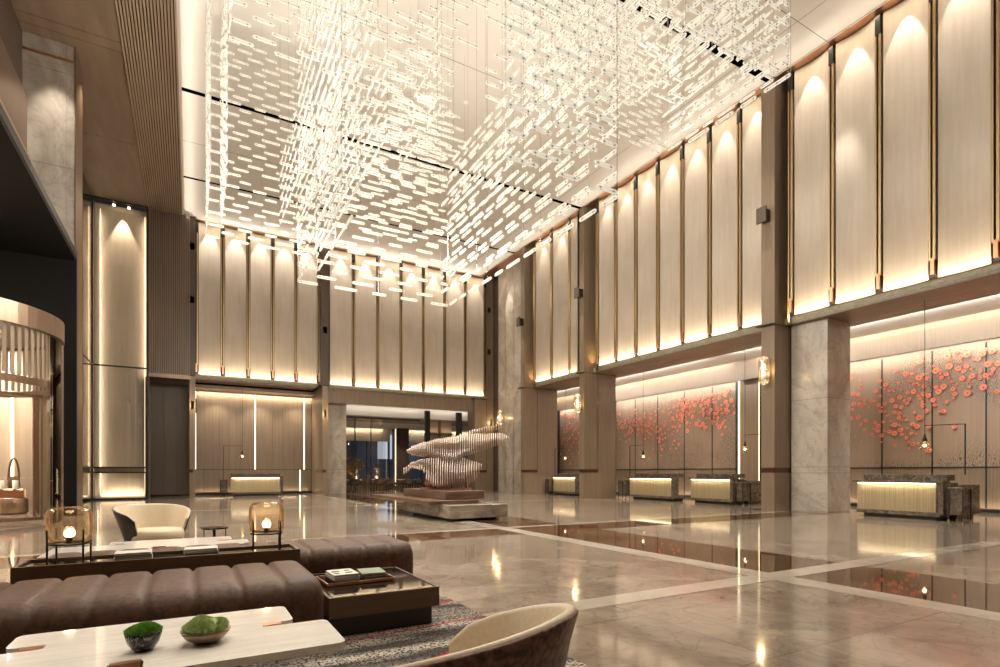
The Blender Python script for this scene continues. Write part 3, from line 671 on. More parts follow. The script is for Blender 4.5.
# strip lamps grazing the panels from the ledge and the ceiling edge
def strip_b(x0, x1, w):
    area('ledge_strip', ((x0+x1)/2, YP-.05, ZS+.12), (PI-.15, 0, 0), x1-x0, .04, w, WARM)
    area('top_strip', ((x0+x1)/2, YP-.22, ZC+.0), (.12, 0, 0), x1-x0, .04, w*1.0, WARM)
def strip_r(y0, y1, w):
    area('ledge_strip', (XP-.05, (y0+y1)/2, ZS+.12), (PI, .15, 0), .04, y1-y0, w, WARM)
    area('top_strip', (XP-.2, (y0+y1)/2, ZC+.0), (0, -.12, 0), .04, y1-y0, w*1.0, WARM)
strip_b(.3, 5.9, 20); strip_b(6.5, 15.9, 33); strip_r(20.5, 24.0, 12); strip_r(10.6, 18.9, 28); strip_r(1.0, 9.9, 30)

# ================================================================== RIGHT RECESS: art, desks
def disc_art(name, label, y0, y1, blobs, count, seed, frame=True, seams=(), led=True):
    rnd = random.Random(seed)
    o = thing('disc_wall_art', label, 'wall art', (XW, (y0+y1)/2, 0))
    at(o, MB().box(XW, XW+.05, y0, y1, 1.37, 5.05), 'upper_panel', M['art'])
    at(o, MB().box(XW, XW+.05, y0, y1, .13, 1.33), 'lower_panel', M['wood'])
    m = MB().box(XW-.015, XW+.03, y0, y1, 1.33, 1.37)
    for y in seams: m.box(XW-.015, XW+.03, y-.018, y+.018, .13, 5.05)
    at(o, m, 'joint_strips', M['black'])
    if frame: at(o, MB().box(XW-.12, XW+.03, y0-.07, y0, .0, 5.12).box(XW-.12, XW+.03, y1, y1+.07, .0, 5.12), 'side_frame', M['black'])
    ds = []; tries = 0
    while len(ds) < count and tries < 9000:
        tries += 1
        b = rnd.choices(blobs, weights=[q[4] for q in blobs])[0]
        y = rnd.gauss(b[0], b[2]); z = rnd.gauss(b[1], b[3]); r = rnd.choice([.035, .045, .055, .065, .075, .085])*b[5]
        if not (y0+.1 < y < y1-.1 and 1.7 < z < 4.9): continue
        if all((y-q[0])**2+(z-q[1])**2 > (r+q[2])**2*.85 for q in ds): ds.append((y, z, r))
    ds.sort(key=lambda q: -q[2]/max(1, math.hypot(q[0], XW)))
    rest = MB(); base = None
    mt0 = Matrix.Rotation(-PI/2, 4, 'Y')
    def disc(mb, r):
        mb.lathe((0, 0, 0), [(r*.3, .03), (r, .04), (r, .052), (r*.86, .058), (r*.8, .052), (r*.35, .052), (r*.3, .058), (.001, .058)], 14, M['disc'], False, True, mt0)
        mb.lathe((0, 0, 0), [(r*.24, .055), (r*.22, .066), (.001, .066)], 8, M['disc_hub'], False, True, mt0)
    for k, (y, z, r) in enumerate(ds):
        if k < 98:
            if base is None: mb = MB(); disc(mb, 1.0*.1); base = mb.build('ceramic_disc', None, o); d_ = base
            else: d_ = base.copy(); C.objects.link(d_); d_.parent = o
            d_.scale = (1, r/.1, r/.1); d_.location = (0, y-(y0+y1)/2, z)
        else:
            mt = Matrix.Translation((0, y-(y0+y1)/2, z)) @ Matrix.Diagonal((1, r/.1, r/.1, 1)) @ mt0
            r_ = .1
            rest.lathe((0, 0, 0), [(r_*.3, .03), (r_, .04), (r_, .052), (r_*.86, .058), (r_*.8, .052), (.001, .052)], 12, M['disc'], False, True, mt)
            rest.lathe((0, 0, 0), [(r_*.24, .055), (r_*.22, .066), (.001, .066)], 6, M['disc_hub'], False, True, mt)
    if len(ds) > 98: rr = rest.build('ceramic_discs', None, o); rr['kind'] = 'stuff'
    return o
# blobs: centre y, centre z, spread y, spread z, weight, size
disc_art('art', 'wall art of coral discs drifting over timber behind the largest desk', 3.6, 14.2,
    [(10.0, 3.6, .75, .5, 4, .95), (9.0, 3.3, .6, .55, 4, 1.0), (9.4, 2.7, .5, .35, 2, .9), (7.6, 4.3, .55, .35, 4, 1.15), (6.6, 4.25, .6, .35, 4, 1.3), (8.2, 3.4, .35, .3, 1, .9), (13.5, 4.0, .4, .6, 1, 1), (11.6, 3.4, .8, .5, 2, 1), (5, 4.2, .8, .4, 2, 1.2)], 235, 3, True, (4.9, 6.95, 8.3, 9.75, 11.2, 12.7))
disc_art('art', 'wall art of dense coral discs behind the two middle desks', 15.4, 23.1,
    [(22.0, 3.75, .55, .45, 3, .85), (20.6, 3.6, .6, .5, 4, .9), (19.5, 3.1, .5, .45, 2, .85), (18.6, 4.0, .5, .45, 3, 1.1), (17.6, 4.15, .6, .4, 4, 1.25), (16.6, 4.0, .45, .45, 3, 1.3), (16.0, 4.2, .3, .4, 1.5, 1.2)], 250, 5, True, (16.7, 18.3, 20.0, 21.6))
disc_art('art', 'wall art of small pale coral discs in the farthest bay', 24.2, 28.4, [(26.6, 3.6, .8, .8, 3, .9), (27.5, 3.3, .5, .8, 2, .8), (25.5, 3.5, .5, .7, 2, 1)], 110, 8, True, (26.3,))
for a, b in ((14.28, 15.32), (23.18, 24.12)): struct('trim_12', MB().box(XW-.02, XW+.06, a, b, .12, 5.9), M['wood'])
struct('trim_13', MB().box(XW-.06, XW-.03, 15.27, 15.31, .1, 5.1).box(XW-.06, XW-.03, 14.3, 14.34, .1, 5.1).box(XW-.06, XW-.03, 28.5, 28.54, .1, 5.1), M['led'])

# lamps in the recess
def wash(y0, y1, k=1):
    c_, L_ = (y0+y1)/2, y1-y0
    area('art_top_wash', (XW-.2, c_, 5.12), (0, -.35, 0), .05, L_, 60*k*L_/9, WARM2)
    area('art_foot_wash', (XW-.12, c_, .1), (PI, .2, 0), .04, L_, 16*k*L_/9, WARM)
    area('cove_wash', (17.92, c_, ZS+.0), (PI, .9, 0), .03, L_, 190*k*L_/9, (1, .93, .85))
    area('beam_wash', (19.85, c_, ZS+.07), (0, -.4, 0), .03, L_, 30*k*L_/9, WARM)
wash(2, 14.2); wash(15.3, 24); wash(24.2, 28.4, .9)
for (x, y) in ((18.6, 6.5), (18.8, 8.4), (18.6, 12.5), (18.8, 15.5), (18.8, 18.2), (18.4, 22), (18.2, 26)): spot('recess_downlight', (x, y, ZS+.05), (0, 0, -1), 260, 90, .7, WARM2, .05)

# reception desks (local: x along depth away from guests, y along length, front at x=0)
def desk(label, loc, rz, L_, ret=True, mirror=1):
    """front faces -x; length along y from 0 to L_"""
    o = thing('reception_desk', label, 'desk', loc, rz, 'stone reception desks with glowing fronts')
    MB().box(.14, .75, .15, L_-.15, 0, .10).build('plinth', M['black'], o)
    MB().bbox(-.04, .32, -.06, L_+.06, .93, .99, .008).build('counter_top', M['desk_stone'], o)
    MB().bbox(.33, .75, 0.0 if ret else .05, L_-.05, .99, 1.14, .008).build('raised_ledge', M['desk_stone'], o)
    m = MB(); m.box(.06, .30, .12, L_-.02, .2, .91)
    k = .14
    while k < L_-.05: m.box(.05, .06, k, k+.022, .2, .9); k += .045
    m.build('fluted_front', M['desk_front'], o)
    MB().box(.05, .8, .05, L_, .10, .2).build('lower_shelf', M['desk_stone'], o)
    MB().box(-.03, .75 if ret else .26, -.06, .06, .16, .93).build('end_panel', M['desk_stone'], o)
    MB().box(.3, .8, .1 if ret else .5, L_-.05, .2, .95).build('carcass', M['desk_stone'], o)
    MB().box(.02, .05, .13, L_-.05, .905, .925).build('light_strip', M['led_soft'], o)
    a = area('desk_glow', (0, 0, 0), (0, 0, 0), .04, L_-.25, 5.5*L_/2, (1, .85, .6)); a.parent = o; a.location = (.0, L_/2, .915); a.rotation_euler = (0, -.12, 0)
    if ret:
        MB().bbox(.8, 1.9, -.1, .8, .12, .88, .01).box(.9, 1.8, 0, .7, 0, .12).build('side_return', M['desk_stone'], o)
    return o
def stand(label, loc, rz=0):
    o = thing('metal_console_frame', label, 'stand', loc, rz, 'slim metal stands at the ends of the desks')
    MB().bbox(-.24, .24, -.16, .16, .80, .84, .006).build('top', M['desk_stone'], o)
    for x in (-.22, .22):
        for y in (-.14, .14): 
            l = MB().box(x-.013, x+.013, y-.013, y+.013, .06, .8).build('leg', M['black'], o); MB().cyl((x, y), .02, 0, .06, 10).build('foot', M['steel'], l)
    MB().box(-.2, .2, -.12, .12, .18, .8).build('box', M['desk_stone'], o)
    return o
desk('largest reception desk with gold glowing front in the nearest right bay', (16.0, 6.3, 0), 0, 1.98)
stand('slim metal stand at the near end of the largest desk', (16.15, 5.98, 0))
desk('reception desk with gold glowing front, right one of the middle pair', (17.2, 13.15, 0), 0, 1.95)
stand('slim metal stand at the near end of the right middle desk', (17.3, 12.75, 0))
desk('reception desk with gold glowing front, left one of the middle pair', (17.2, 15.95, 0), 0, 2.6, False)
stand('slim metal stand at the left end of the left middle desk', (17.3, 18.95, 0))
desk('smallest looking reception desk with glowing front in the farthest right bay', (16.9, 22.0, 0), 0, 2.1, False)
stand('slim metal stand at the left end of the farthest desk', (17.0, 24.4, 0))
desk('reception desk with glowing front standing alone in the back wall bay', (4.15, 30.1, 0), 0, 1, False) if False else None
o = desk('reception desk with glowing front standing alone before the back wall boards', (1.75, 30.2, 0), PI/2, 2.4, False)
o.location = (4.15, 30.2, 0)   # front now faces -y
stand('slim metal stand at the left end of the back wall desk', (1.45, 30.25, 0), PI/2)

area('bay_top_wash', (3.3, 32.15, 5.38), (.25, 0, 0), 6, .05, 60, WARM)
area('bay_foot_wash', (3.0, 32.22, .15), (PI+.1, 0, 0), 5.6, .03, 9, WARM)
for x in (1.2, 3.2, 5.2): spot('bay_fill', (x, 31.5, 5.4), (0, .1, -1), 160, 100, .8, WARM, .05)  # fill spots added to lift the dark bay boards
# pendant lamps on thin gallows
def pendant(label, x, y, z, zt, arm, base_z, cat='pendant lamp'):
    """arm: (dx,dy) towards the upright; base_z: where the upright stands"""
    o = thing('pendant_lamp', label, cat, (x, y, z), 0, 'bare bulb pendants over the reception desks')
    prof = [(.001, -.17), (.06, -.165), (.115, -.12), (.13, -.06), (.11, 0), (.06, .06), (.05, .08)]
    MB().lathe((0, 0, 0), prof, 20, caps=False).build('glass_globe', M['glass_amber'], o)
    MB().sphere((0, 0, -.05), .035, None, 8).build('bulb', M['bulb'], o)
    MB().lathe((0, 0, 0), [(.055, .06), (.06, .1), (.035, .17), (.02, .26), (.001, .27)], 14).build('socket', M['black'], o)
    MB().cyl((0, 0), .008, .26, zt-z, 6).build('cord', M['black'], o)
    h = thing('pendant_gallows', label.replace('bare bulb pendant', 'thin black gallows of the pendant').replace(' in front of the', ' at the'), 'lamp support', (x+arm[0], y+arm[1], base_z), 0, 'thin black gallows frames')
    L_ = math.hypot(*arm); 
    MB().box(-.013, .013, -.013, .013, 0, z+.48-base_z).build('upright', M['black'], h)
    a = math.atan2(-arm[1], -arm[0])
    MB().box(0, L_+.02, -.009, .009, z+.465-base_z, z+.483-base_z, None, Matrix.Rotation(a, 4, 'Z')).build('arm', M['black'], h)
    point('pendant_bulb', (x, y, z-.05), 8, (1, .74, .42), .035)
pendant('bare bulb pendant over the largest desk in the nearest right bay', 16.75, 6.95, 1.95, ZS-.03, (.3, -.75), 1.14)
pendant('bare bulb pendant in front of the bright joint between the middle and nearest art', 17.8, 13.05, 2.1, ZS-.03, (.1, -.75), 1.14)
pendant('bare bulb pendant over the left middle desk', 17.75, 18.2, 1.95, ZS-.03, (-.1, .75), 0)
pendant('bare bulb pendant over the farthest right desk', 17.4, 23.6, 2.0, ZS-.03, (-.1, .8), 0)
pendant('bare bulb pendant over the desk before the back wall', 2.3, 30.4, 2.05, 5.6, (-.85, 0), 0)

# ================================================================== RESTAURANT BEHIND THE BACK WALL
struct('ceiling_restaurant', MB().box(7.0, 22, 31.36, 46, 4.46, 6.2), M['white'])
struct('trim_14', MB().box(7.56, 16.4, 31.3, 31.36, 4.48, 5.5), M['white'])
struct('trim_15', MB().box(7.0, 17, 31.37, 34.5, 4.42, 4.45), M['wood_h'])
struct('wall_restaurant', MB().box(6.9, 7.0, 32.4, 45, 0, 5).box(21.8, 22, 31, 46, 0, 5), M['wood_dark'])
# glass front
g = thing('glass_partition', 'clear glass partition with slim dark mullions in front of the restaurant', 'partition', (8.5, 31.4, 0))
area('lintel_wash', (11.9, 31.1, 4.98), (.9, 0, 0), 8.6, .04, 8, WARM2)
at(g, MB().box(7.56, 9.9, 31.41, 31.425, .02, 4.4), 'glass_pane', M['glass'])
at(g, MB().box(8.22, 8.28, 31.37, 31.46, 0, 4.4).box(9.15, 9.2, 31.37, 31.46, 0, 4.4).box(7.56, 12.2, 31.36, 31.47, 4.32, 4.4), 'mullions', M['black'])
at(g, MB().cyl((9.1, 31.34), .02, 1.5, 1.75, 8).cyl((9.28, 31.34), .02, 1.5, 1.75, 8), 'handles', M['steel'])
# screen with dark posts and lit shelves
g = thing('display_screen', 'timber display screen with two dark posts and glowing shelves behind the sculpture', 'screen', (13.5, 31.8, 0))
at(g, MB().box(12.45, 12.75, 31.1, 31.28, 0, 4.95).box(14.55, 14.9, 31.1, 31.28, 0, 4.95), 'post', M['black'])
at(g, MB().box(12.75, 14.55, 31.9, 31.95, 0, 5), 'back_panel', M['wood'])
at(g, MB().box(14.9, 15.15, 31.9, 31.95, 0, 5), 'side_panel', M['wood'])
m = MB()
for z in (1.2, 2.4, 3.6, 4.45): m.box(12.75, 14.55, 31.5, 31.9, z, z+.05); m.box(14.9, 15.15, 31.5, 31.9, z, z+.05)
m.box(13.6, 13.65, 31.5, 31.9, 0, 5)
at(g, m, 'shelf', M['wood_dark'])
for z in (1.2, 2.4, 3.6): area('shelf_glow', (13.65, 31.75, z+.08), UP, 1.7, .04, 5)
# windows, curtains and columns of the far facade
struct('window_1', MB().box(7, 13.1, 40.0, 40.02, .5, 3.9).box(14.3, 22, 40.0, 40.02, .5, 3.9), M['glass'])
struct('window_2', MB().box(9.6, 9.68, 39.95, 40.1, .4, 4.46).box(11.3, 11.38, 39.95, 40.1, .4, 4.46).box(13.0, 13.12, 39.95, 40.1, .4, 4.46).box(15.6, 15.68, 39.95, 40.1, .4, 4.46).box(17.4, 17.48, 39.95, 40.1, .4, 4.46), M['black'])
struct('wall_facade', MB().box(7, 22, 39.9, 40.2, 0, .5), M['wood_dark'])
struct('trim_16', MB().box(7, 13.1, 39.85, 39.9, 3.5, 4.46).box(14.3, 22, 39.85, 39.9, 3.5, 4.46), M['sheer'])
area('valance_glow', (10, 39.7, 4.42), (.25, 0, 0), 5, .05, 30, (1, .9, .7)); area('valance_glow', (17, 39.7, 4.42), (.25, 0, 0), 6, .05, 30, (1, .9, .7))
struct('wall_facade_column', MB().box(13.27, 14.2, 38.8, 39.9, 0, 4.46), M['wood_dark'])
struct('trim_17', MB().box(13.18, 13.25, 38.9, 38.95, .2, 4.4), M['led_dim'])
# skyline outside
for i, (x, w_, y, z) in enumerate(((4, 13.6, 70, 12.5), (17.6, 2.5, 66, 8.0), (20.3, 2.2, 72, 2.2), (24.6, 3, 80, 3.2), (30, 16, 74, 14))):
    o = MB().box(x, x+w_, y, y+8, -30, z).build('distant_tower', M['city'])
    tag(o, ['wide dark tower at the left outside the restaurant windows', 'stepped dark tower right of the wide one outside the windows', 'narrow low tower in the gap of pale sky', 'far low tower beyond the sky gap', 'dark tower block outside behind the sculpture'][i], 'building', 'towers outside the windows')
o = thing('round_tree', 'yellow leaved tree outside the restaurant window', 'tree', (11.2, 43.5, 0))
MB().cyl((0, 0), .08, -.5, 1.2, 8).build('trunk', M['wood_dark'], o)
m = MB()
for k in range(240):
    a, b, r = random.uniform(0, 2*PI), random.uniform(-1, 1), random.random()**.4
    c_ = Vector((.95*r*cos(a)*math.sqrt(1-b*b), .95*r*sin(a)*math.sqrt(1-b*b), 1.7+.75*r*b)); q = .13
    n_ = Vector((random.uniform(-1, 1), random.uniform(-1, 1), random.uniform(-1, 1))).normalized(); u = n_.orthogonal().normalized()*q; v_ = n_.cross(u)
    m.poly([c_+u, c_+v_*.6, c_-u, c_-v_*.6], [(0, 1, 2, 3)])
m.build('foliage', plain('yellow_leaves', (.35, .2, .05), .7), o)
point('tree_lamp', (11.2, 42.3, .4), 30, (1, .8, .5), .1)

# restaurant furniture
def r_chair(label, loc, rz):
    o = thing('restaurant_chair', label, 'chair', loc, rz, 'dark restaurant chairs')
    MB().bbox(-.26, .26, -.25, .25, .40, .50, .04).build('seat', M['shell_black'], o)
    m = MB(); arcwall(m, 180, 360, .25, .31, .48, .80, 14); m.build('backrest', M['wood_dark'], o)
    for sx in (-1, 1):
        for sy in (-1, 1): MB().cyl((sx*.21, sy*.2), .014, 0, .4, 6).build('leg', M['brass'], o)
    return o
def r_table(label, loc, lx, ly):
    o = thing('restaurant_table', label, 'table', loc, 0, 'restaurant dining tables')
    MB().bbox(-lx/2, lx/2, -ly/2, ly/2, .71, .75, .02).build('tabletop', M['white_marble'], o)
    MB().cyl((0, 0), .05, .04, .71, 12).build('column', M['black'], o); MB().cyl((0, 0), .3, 0, .04, 20).build('foot', M['black'], o)
    return o
tb = [(8.7, 34.0, 'restaurant table nearest the glass at the left'), (10.6, 35.0, 'restaurant table behind the glass partition edge'), (12.3, 34.2, 'restaurant table right of the glass partition'), (9.4, 37.6, 'restaurant table by the left window'), (12.0, 37.4, 'restaurant table before the facade column')]
cn = 0
where = ['left of', 'right of', 'in front of', 'behind']
for (x, y, lab) in tb:
    r_table(lab, (x, y, 0), 1.1, .8)
    for k, (dx, dy, rz) in enumerate(((-.85, 0, -PI/2), (.85, 0, PI/2), (0, -.7, 0), (0, .7, PI))):
        r_chair('dark curved chair '+where[k]+' the '+lab, (x+dx, y+dy, 0), rz)
def glass_vase(label, x, y, z, h=.62, r=.16):
    o = thing('glass_hurricane_lamp', label, 'lamp', (x, y, z), 0, 'glass hurricane lamps in the restaurant')
    MB().lathe((0, 0, 0), [(r*.5, 0), (r*.8, .05*h), (r, .35*h), (r, .8*h), (r*.7, .97*h), (r*.6, h)], 16, caps=False).build('glass_body', M['sconce_glass'], o)
    MB().cyl((0, 0), .05, .02, .22, 10).build('candle', M['sconce'], o)
    MB().cyl((0, 0), r*.6, -.0, .02, 16).build('base', M['brass'], o)
glass_vase('glass hurricane lamp on the table nearest the partition glass', 9.0, 34.0, .751)
glass_vase('glass hurricane lamp on the table behind the partition edge', 10.6, 35.0, .751, .75, .2)
for (x, y) in ((9, 34), (11, 36), (13, 37.5), (16, 36)): spot('restaurant_lamp', (x, y, 4.4), (0, 0, -1), 120, 100, .7, WARM, .05)
for x in (9.5, 11.5, 14): spot('threshold_lamp', (x, 32.5, 4.38), (0, .1, -1), 120, 100, .7, WARM, .05)

# ================================================================== SCULPTURE
o = thing('marble_plinth_slab', 'low floating grey marble slab under the sculpture', 'plinth', (5.43, 12, 0))
MB().bbox(0, 1.61, 0, 3.3, .07, .40, .012).build('slab', M['stone_dark'], o); MB().box(.2, 1.4, .25, 3.0, 0, .07).build('recessed_foot', M['black'], o)
tag(MB().bbox(5.07, 6.45, 12.45, 17.2, .401, .50, .01).build('timber_plinth_board', M['wood_warm']), 'long walnut board lying on the grey marble slab', 'plinth')
tag(MB().bbox(5.61, 6.72, 12.66, 15.8, .501, .72, .01).build('timber_plinth_block', M['wood_warm']), 'upper walnut block directly under the sliced sculpture', 'plinth')
RX = Vector((cos(TH), -sin(TH), 0)); SC = Vector((6.15, 14.0, 0))
sc = thing('sliced_wood_sculpture', 'galloping flame shaped sculpture of pale cut wooden slices on the walnut plinth', 'sculpture', tuple(SC+Vector((0, 0, .721))), -TH)
def interp(tab, x):
    if x <= tab[0][0]: return tab[0][1]
    for (a, va), (b, vb) in zip(tab[:-1], tab[1:]):
        if x <= b: q = (x-a)/(b-a); q = q*q*(3-2*q); return va+(vb-va)*q
    return tab[-1][1]
def pz(y): return 1.2+(472.3-y)/36-.721
def ps(px): return (px-444)/36
def mass(top, bot, pitch, depth, dshift, mat, seed, name, thick=.02):
    T = [(ps(a), pz(b)) for a, b in top]; B = [(ps(a), pz(b)) for a, b in bot]
    s0, s1 = T[0][0], T[-1][0]; s_ = s0; i = 0
    while s_ < s1:
        zt, zb = interp(T, s_), interp(B, s_)
        u = (s_-s0)/(s1-s0); dep = interp(depth, u); sh = interp(dshift, u)
        h = max(.03, zt-zb); cz = (zt+zb)/2; pts = []
        for k in range(26):
            a = 2*PI*k/26
            wob = 1+.16*sin(3*a+2.3*s_+seed)+.10*sin(5*a-3.1*s_+seed*2)
            jag = 1+(.05 if i % 2 else -.05)
            yy_ = sh+dep*.5*wob*jag*math.copysign(abs(cos(a))**.8, cos(a)); zz = cz+h*.5*(1+.08*sin(4*a+s_*3))*math.copysign(abs(sin(a))**.75, sin(a))
            zz += .12*(yy_-sh)*sin(2.2*s_+seed)
            pts.append((yy_, max(.0, zz)))
        MB().rings([[(s_, p_[0], p_[1]) for p_ in pts], [(s_+thick, p_[0], p_[1]) for p_ in pts]], mat).build(name, None, sc)
        s_ += pitch; i += 1
mass([(407, 449), (413, 445), (425, 442), (440, 438.5), (455, 437), (468, 434), (482, 433), (500, 433), (509, 436)],
     [(407, 453), (413, 456), (425, 457), (440, 458), (455, 459), (468, 454), (482, 450), (500, 445), (509, 440)], .060, [(0, .25), (.2, .7), (.5, .8), (.8, .6), (1, .15)], [(0, .1), (.4, -.1), (.7, .15), (1, 0)], M['sculpt'], 1.0, 'upper_slice')
mass([(452, 437.5), (462, 432), (475, 428), (490, 425), (503, 422.5)], [(452, 441), (462, 437), (475, 434), (490, 430), (503, 426)], .068, [(0, .5), (.5, .42), (1, .12)], [(0, .35), (1, .5)], M['sculpt'], 2.2, 'wing_slice')
mass([(405, 468), (414, 462), (424, 458), (436, 456), (450, 456), (462, 458), (472, 461), (483, 464)],
     [(405, 474), (414, 468), (424, 470), (429, 481), (436, 488), (450, 490.5), (464, 490), (472, 482), (483, 469)], .064, [(0, .15), (.2, .6), (.5, .9), (.75, .7), (1, .2)], [(0, -.2), (.4, -.05), (1, .05)], M['sculpt'], 3.1, 'lower_slice')
m = MB(); m.prism([(-.62, -.3), (.75, -.3), (.75, .3), (-.62, .3)], 0, .05); m.build('base_board', M['sculpt_dark'], sc)
m = MB()
for (a, z1) in ((ps(430), .5), (ps(452), .7), (ps(466), .5)): m.cyl((a, .0), .04, .02, z1, 8)
m.build('support_rods', M['sculpt_dark'], sc)
MB().lathe((ps(431)+.02, -.05, .03), [(.12, 0), (.2, .12), (.17, .3), (.06, .42)], 9, smooth=False).build('dark_knot', M['sculpt_dark'], sc)

# ================================================================== LOUNGE
def bench(label, x0, n, pitch, y0, y1, zt, group):
    x1 = x0+n*pitch
    o = thing('channelled_bench', label, 'bench', ((x0+x1)/2, (y0+y1)/2, 0), 0, group)
    # profile from front bottom over the top to back bottom
    r = .12; P = [(y0, .07), (y0, .16), (y0, .25), (y0, zt-r)]
    for k in range(1, 7): a = PI-k*PI/12; P.append((y0+r+r*cos(a), zt-r+r*sin(a)))
    for k in range(1, 8): P.append((y0+r+(y1-y0-2*r)*k/8, zt))
    for k in range(0, 7): a = PI/2-k*PI/12; P.append((y1-r+r*cos(a), zt-r+r*sin(a)))
    P += [(y1, .25), (y1, .07)]
    cy, cz = (y0+y1)/2, .25
    nor = []
    for i in range(len(P)):
        a = P[max(0, i-1)]; b = P[min(len(P)-1, i+1)]; d_ = Vector((b[0]-a[0], b[1]-a[1])).normalized(); nor.append((-d_.y, d_.x))
    R = []; sub = 10
    for s_ in range(n):
        for k in range(sub+(1 if s_ == n-1 else 0)):
            t_ = k/sub; x = x0+(s_+t_)*pitch
            b = .03*(max(0, 1-abs(2*t_-1)**5))**.5
            e_ = min(1, min(x-x0, x1-x)/.10) if (s_ in (0, n-1)) else 1
            inset = .05*(1-math.sqrt(max(0, 1-(1-e_)**2)))
            ring = []
            for (p, q) in zip(P, nor): ring.append((x, p[0]+q[0]*(b-inset), p[1]+q[1]*(b-inset)))
            ring += [(x, y1-.05, .065), (x, y0+.05, .065)]
            R.append(ring)
    m = MB(); m.rings(R, None, True, True); at(o, m, 'cushion', M['leather'])
    at(o, MB().box(x0+.05, x1-.05, y0+.06, y1-.06, 0, .075), 'plinth', M['bench_base'])
    return o
bench('brown channelled leather bench nearest the camera, in front of the lamp console', -1.28, 8, .26, 3.82, 4.85, .45, 'brown channelled leather benches')
bench('brown channelled leather bench behind the console, ending at the low side table', -1.10, 12, .26, 5.34, 6.3, .45, 'brown channelled leather benches')

# console tray with black glass top
o = thing('lamp_console', 'long low bronze console with black glass top between the two benches', 'console table', (-.12, 5.1, 0))
at(o, MB().box(-1.07, .82, 4.9, 4.93, .43, .545).box(-1.07, .82, 5.29, 5.32, .43, .545).box(-1.07, -1.04, 4.93, 5.29, .43, .545).box(.79, .82, 4.93, 5.29, .43, .545), 'rim', M['bronze_box'])
at(o, MB().box(-1.04, .79, 4.93, 5.29, .50, .53), 'glass_top', M['black_gloss'])
at(o, MB().box(-1.0, .75, 4.95, 5.27, 0, .5), 'body', M['bronze_box'])

def table_lamp(label, x, y, z):
    o = thing('glass_table_lamp', label, 'lamp', (x, y, z), .3, 'amber glass lamps on the console')
    prof = [(.09, .15), (.12, .155), (.138, .18), (.143, .22), (.143, .33), (.136, .372), (.115, .40), (.08, .411), (.001, .414)]
    MB().lathe((0, 0, 0), prof, 32, caps=False).build('glass_shade', M['glass_amber'], o)
    MB().sphere((0, 0, .215), .034, None, 10).build('bulb', M['bulb'], o)
    MB().cyl((0, 0), .022, .14, .20, 12).build('socket', M['black'], o)
    m = MB()
    for a in (.4, .4+PI): m.tube([(.125*cos(a), .125*sin(a), .14), (0, 0, .14)], .005, 6)
    arcwall(m, 0, 360, .118, .13, .135, .147, 32); m.build('ring', M['black'], o)
    for k in range(4):
        a = .4+k*PI/2
        MB().cyl((.15*cos(a), .15*sin(a)), .007, 0, .25, 8).tube([(.12*cos(a), .12*sin(a), .141), (.15*cos(a), .15*sin(a), .141)], .005, 6).build('leg', M['black'], o)
    point('table_lamp_bulb', (x, y, z+.215), 1.6, (1, .75, .42), .037)
table_lamp('amber glass lamp on the left end of the console', -.78, 5.12, .531)
table_lamp('amber glass lamp on the right end of the console', .58, 5.14, .531)

def book_stack(where, x, y, z, rz, specs, group):
    """specs: (w, d, h, cover material, description)"""
    for i, (w, d, h, mk, desc, dz) in enumerate(specs):
        o = thing('book', desc+' '+where, 'book', (x, y, z), rz+dz, group)
        m = MB(); m.box(-w/2, w/2, -d/2, d/2, 0, .003); m.box(-w/2, w/2, -d/2, d/2, h-.003, h); m.box(-w/2, -w/2+.003, -d/2, d/2, .003, h-.003); m.build('cover', M[mk], o)
        MB().box(-w/2+.003, w/2-.006, -d/2+.006, d/2-.006, .003, h-.003).build('pages', M['paper'], o)
        if 'patterned' in desc:
            m = MB()
            for (a, b, r) in ((-.05, .03, .03), (.05, .05, .022), (.04, -.05, .028), (-.06, -.06, .02)): m.lathe((a, b, h), [(r, 0), (r*.95, .0015)], 14, sx=1.2)
            m.build('cover_print', M['cover_dark'], o)
        z += h+.0005
book_stack('in the left stack on the console', -.38, 5.1, .531, .06, [(.25, .19, .018, 'cover_white', 'bottom white book', 0), (.24, .18, .016, 'cover_dark', 'middle dark book', .03), (.24, .18, .018, 'cover_white', 'top white book', -.04)], 'books in the left console stack')
book_stack('in the right stack on the console', .08, 5.1, .531, .02, [(.25, .19, .018, 'cover_dark', 'bottom dark book', 0), (.24, .18, .016, 'cover_white', 'middle pale book', .03), (.24, .18, .018, 'cover_white', 'top pale book', -.04)], 'books in the right console stack')

# low side table with tray
o = thing('low_side_table', 'low bronze side table with black glass top at the end of the bench', 'side table', (1.29, 4.5, 0))
at(o, MB().box(.86, 1.71, 3.98, 5.02, .15, .285), 'case', M['bronze_box'])
at(o, MB().box(.87, 1.70, 3.99, 5.01, .285, .295), 'glass_top', M['black_gloss'])
at(o, MB().box(.86, 1.71, 3.98, 4.0, .285, .30).box(.86, 1.71, 5.0, 5.02, .285, .30).box(.86, .88, 4.0, 5.0, .285, .30).box(1.69, 1.71, 4.0, 5.0, .285, .30), 'rim', M['bronze_box'])
m = MB()
for x in (1.05, 1.22, 1.39, 1.56): m.box(x, x+.02, 4.03, 4.055, .295, .298)
at(o, m, 'inlay', M['black']); at(o, MB().box(.9, 1.68, 4.02, 4.06, .2945, .2962), 'gold_inlay', M['brass'])
at(o, MB().box(.9, 1.67, 4.04, 4.97, 0, .15), 'base', M['table_base'])
o = thing('serving_tray', 'rectangular copper rimmed tray holding two book stacks on the side table', 'tray', (1.21, 4.60, .3), .03)
m = MB(); m.box(-.27, .27, -.19, .19, 0, .006); m.build('base', M['black_gloss'], o)
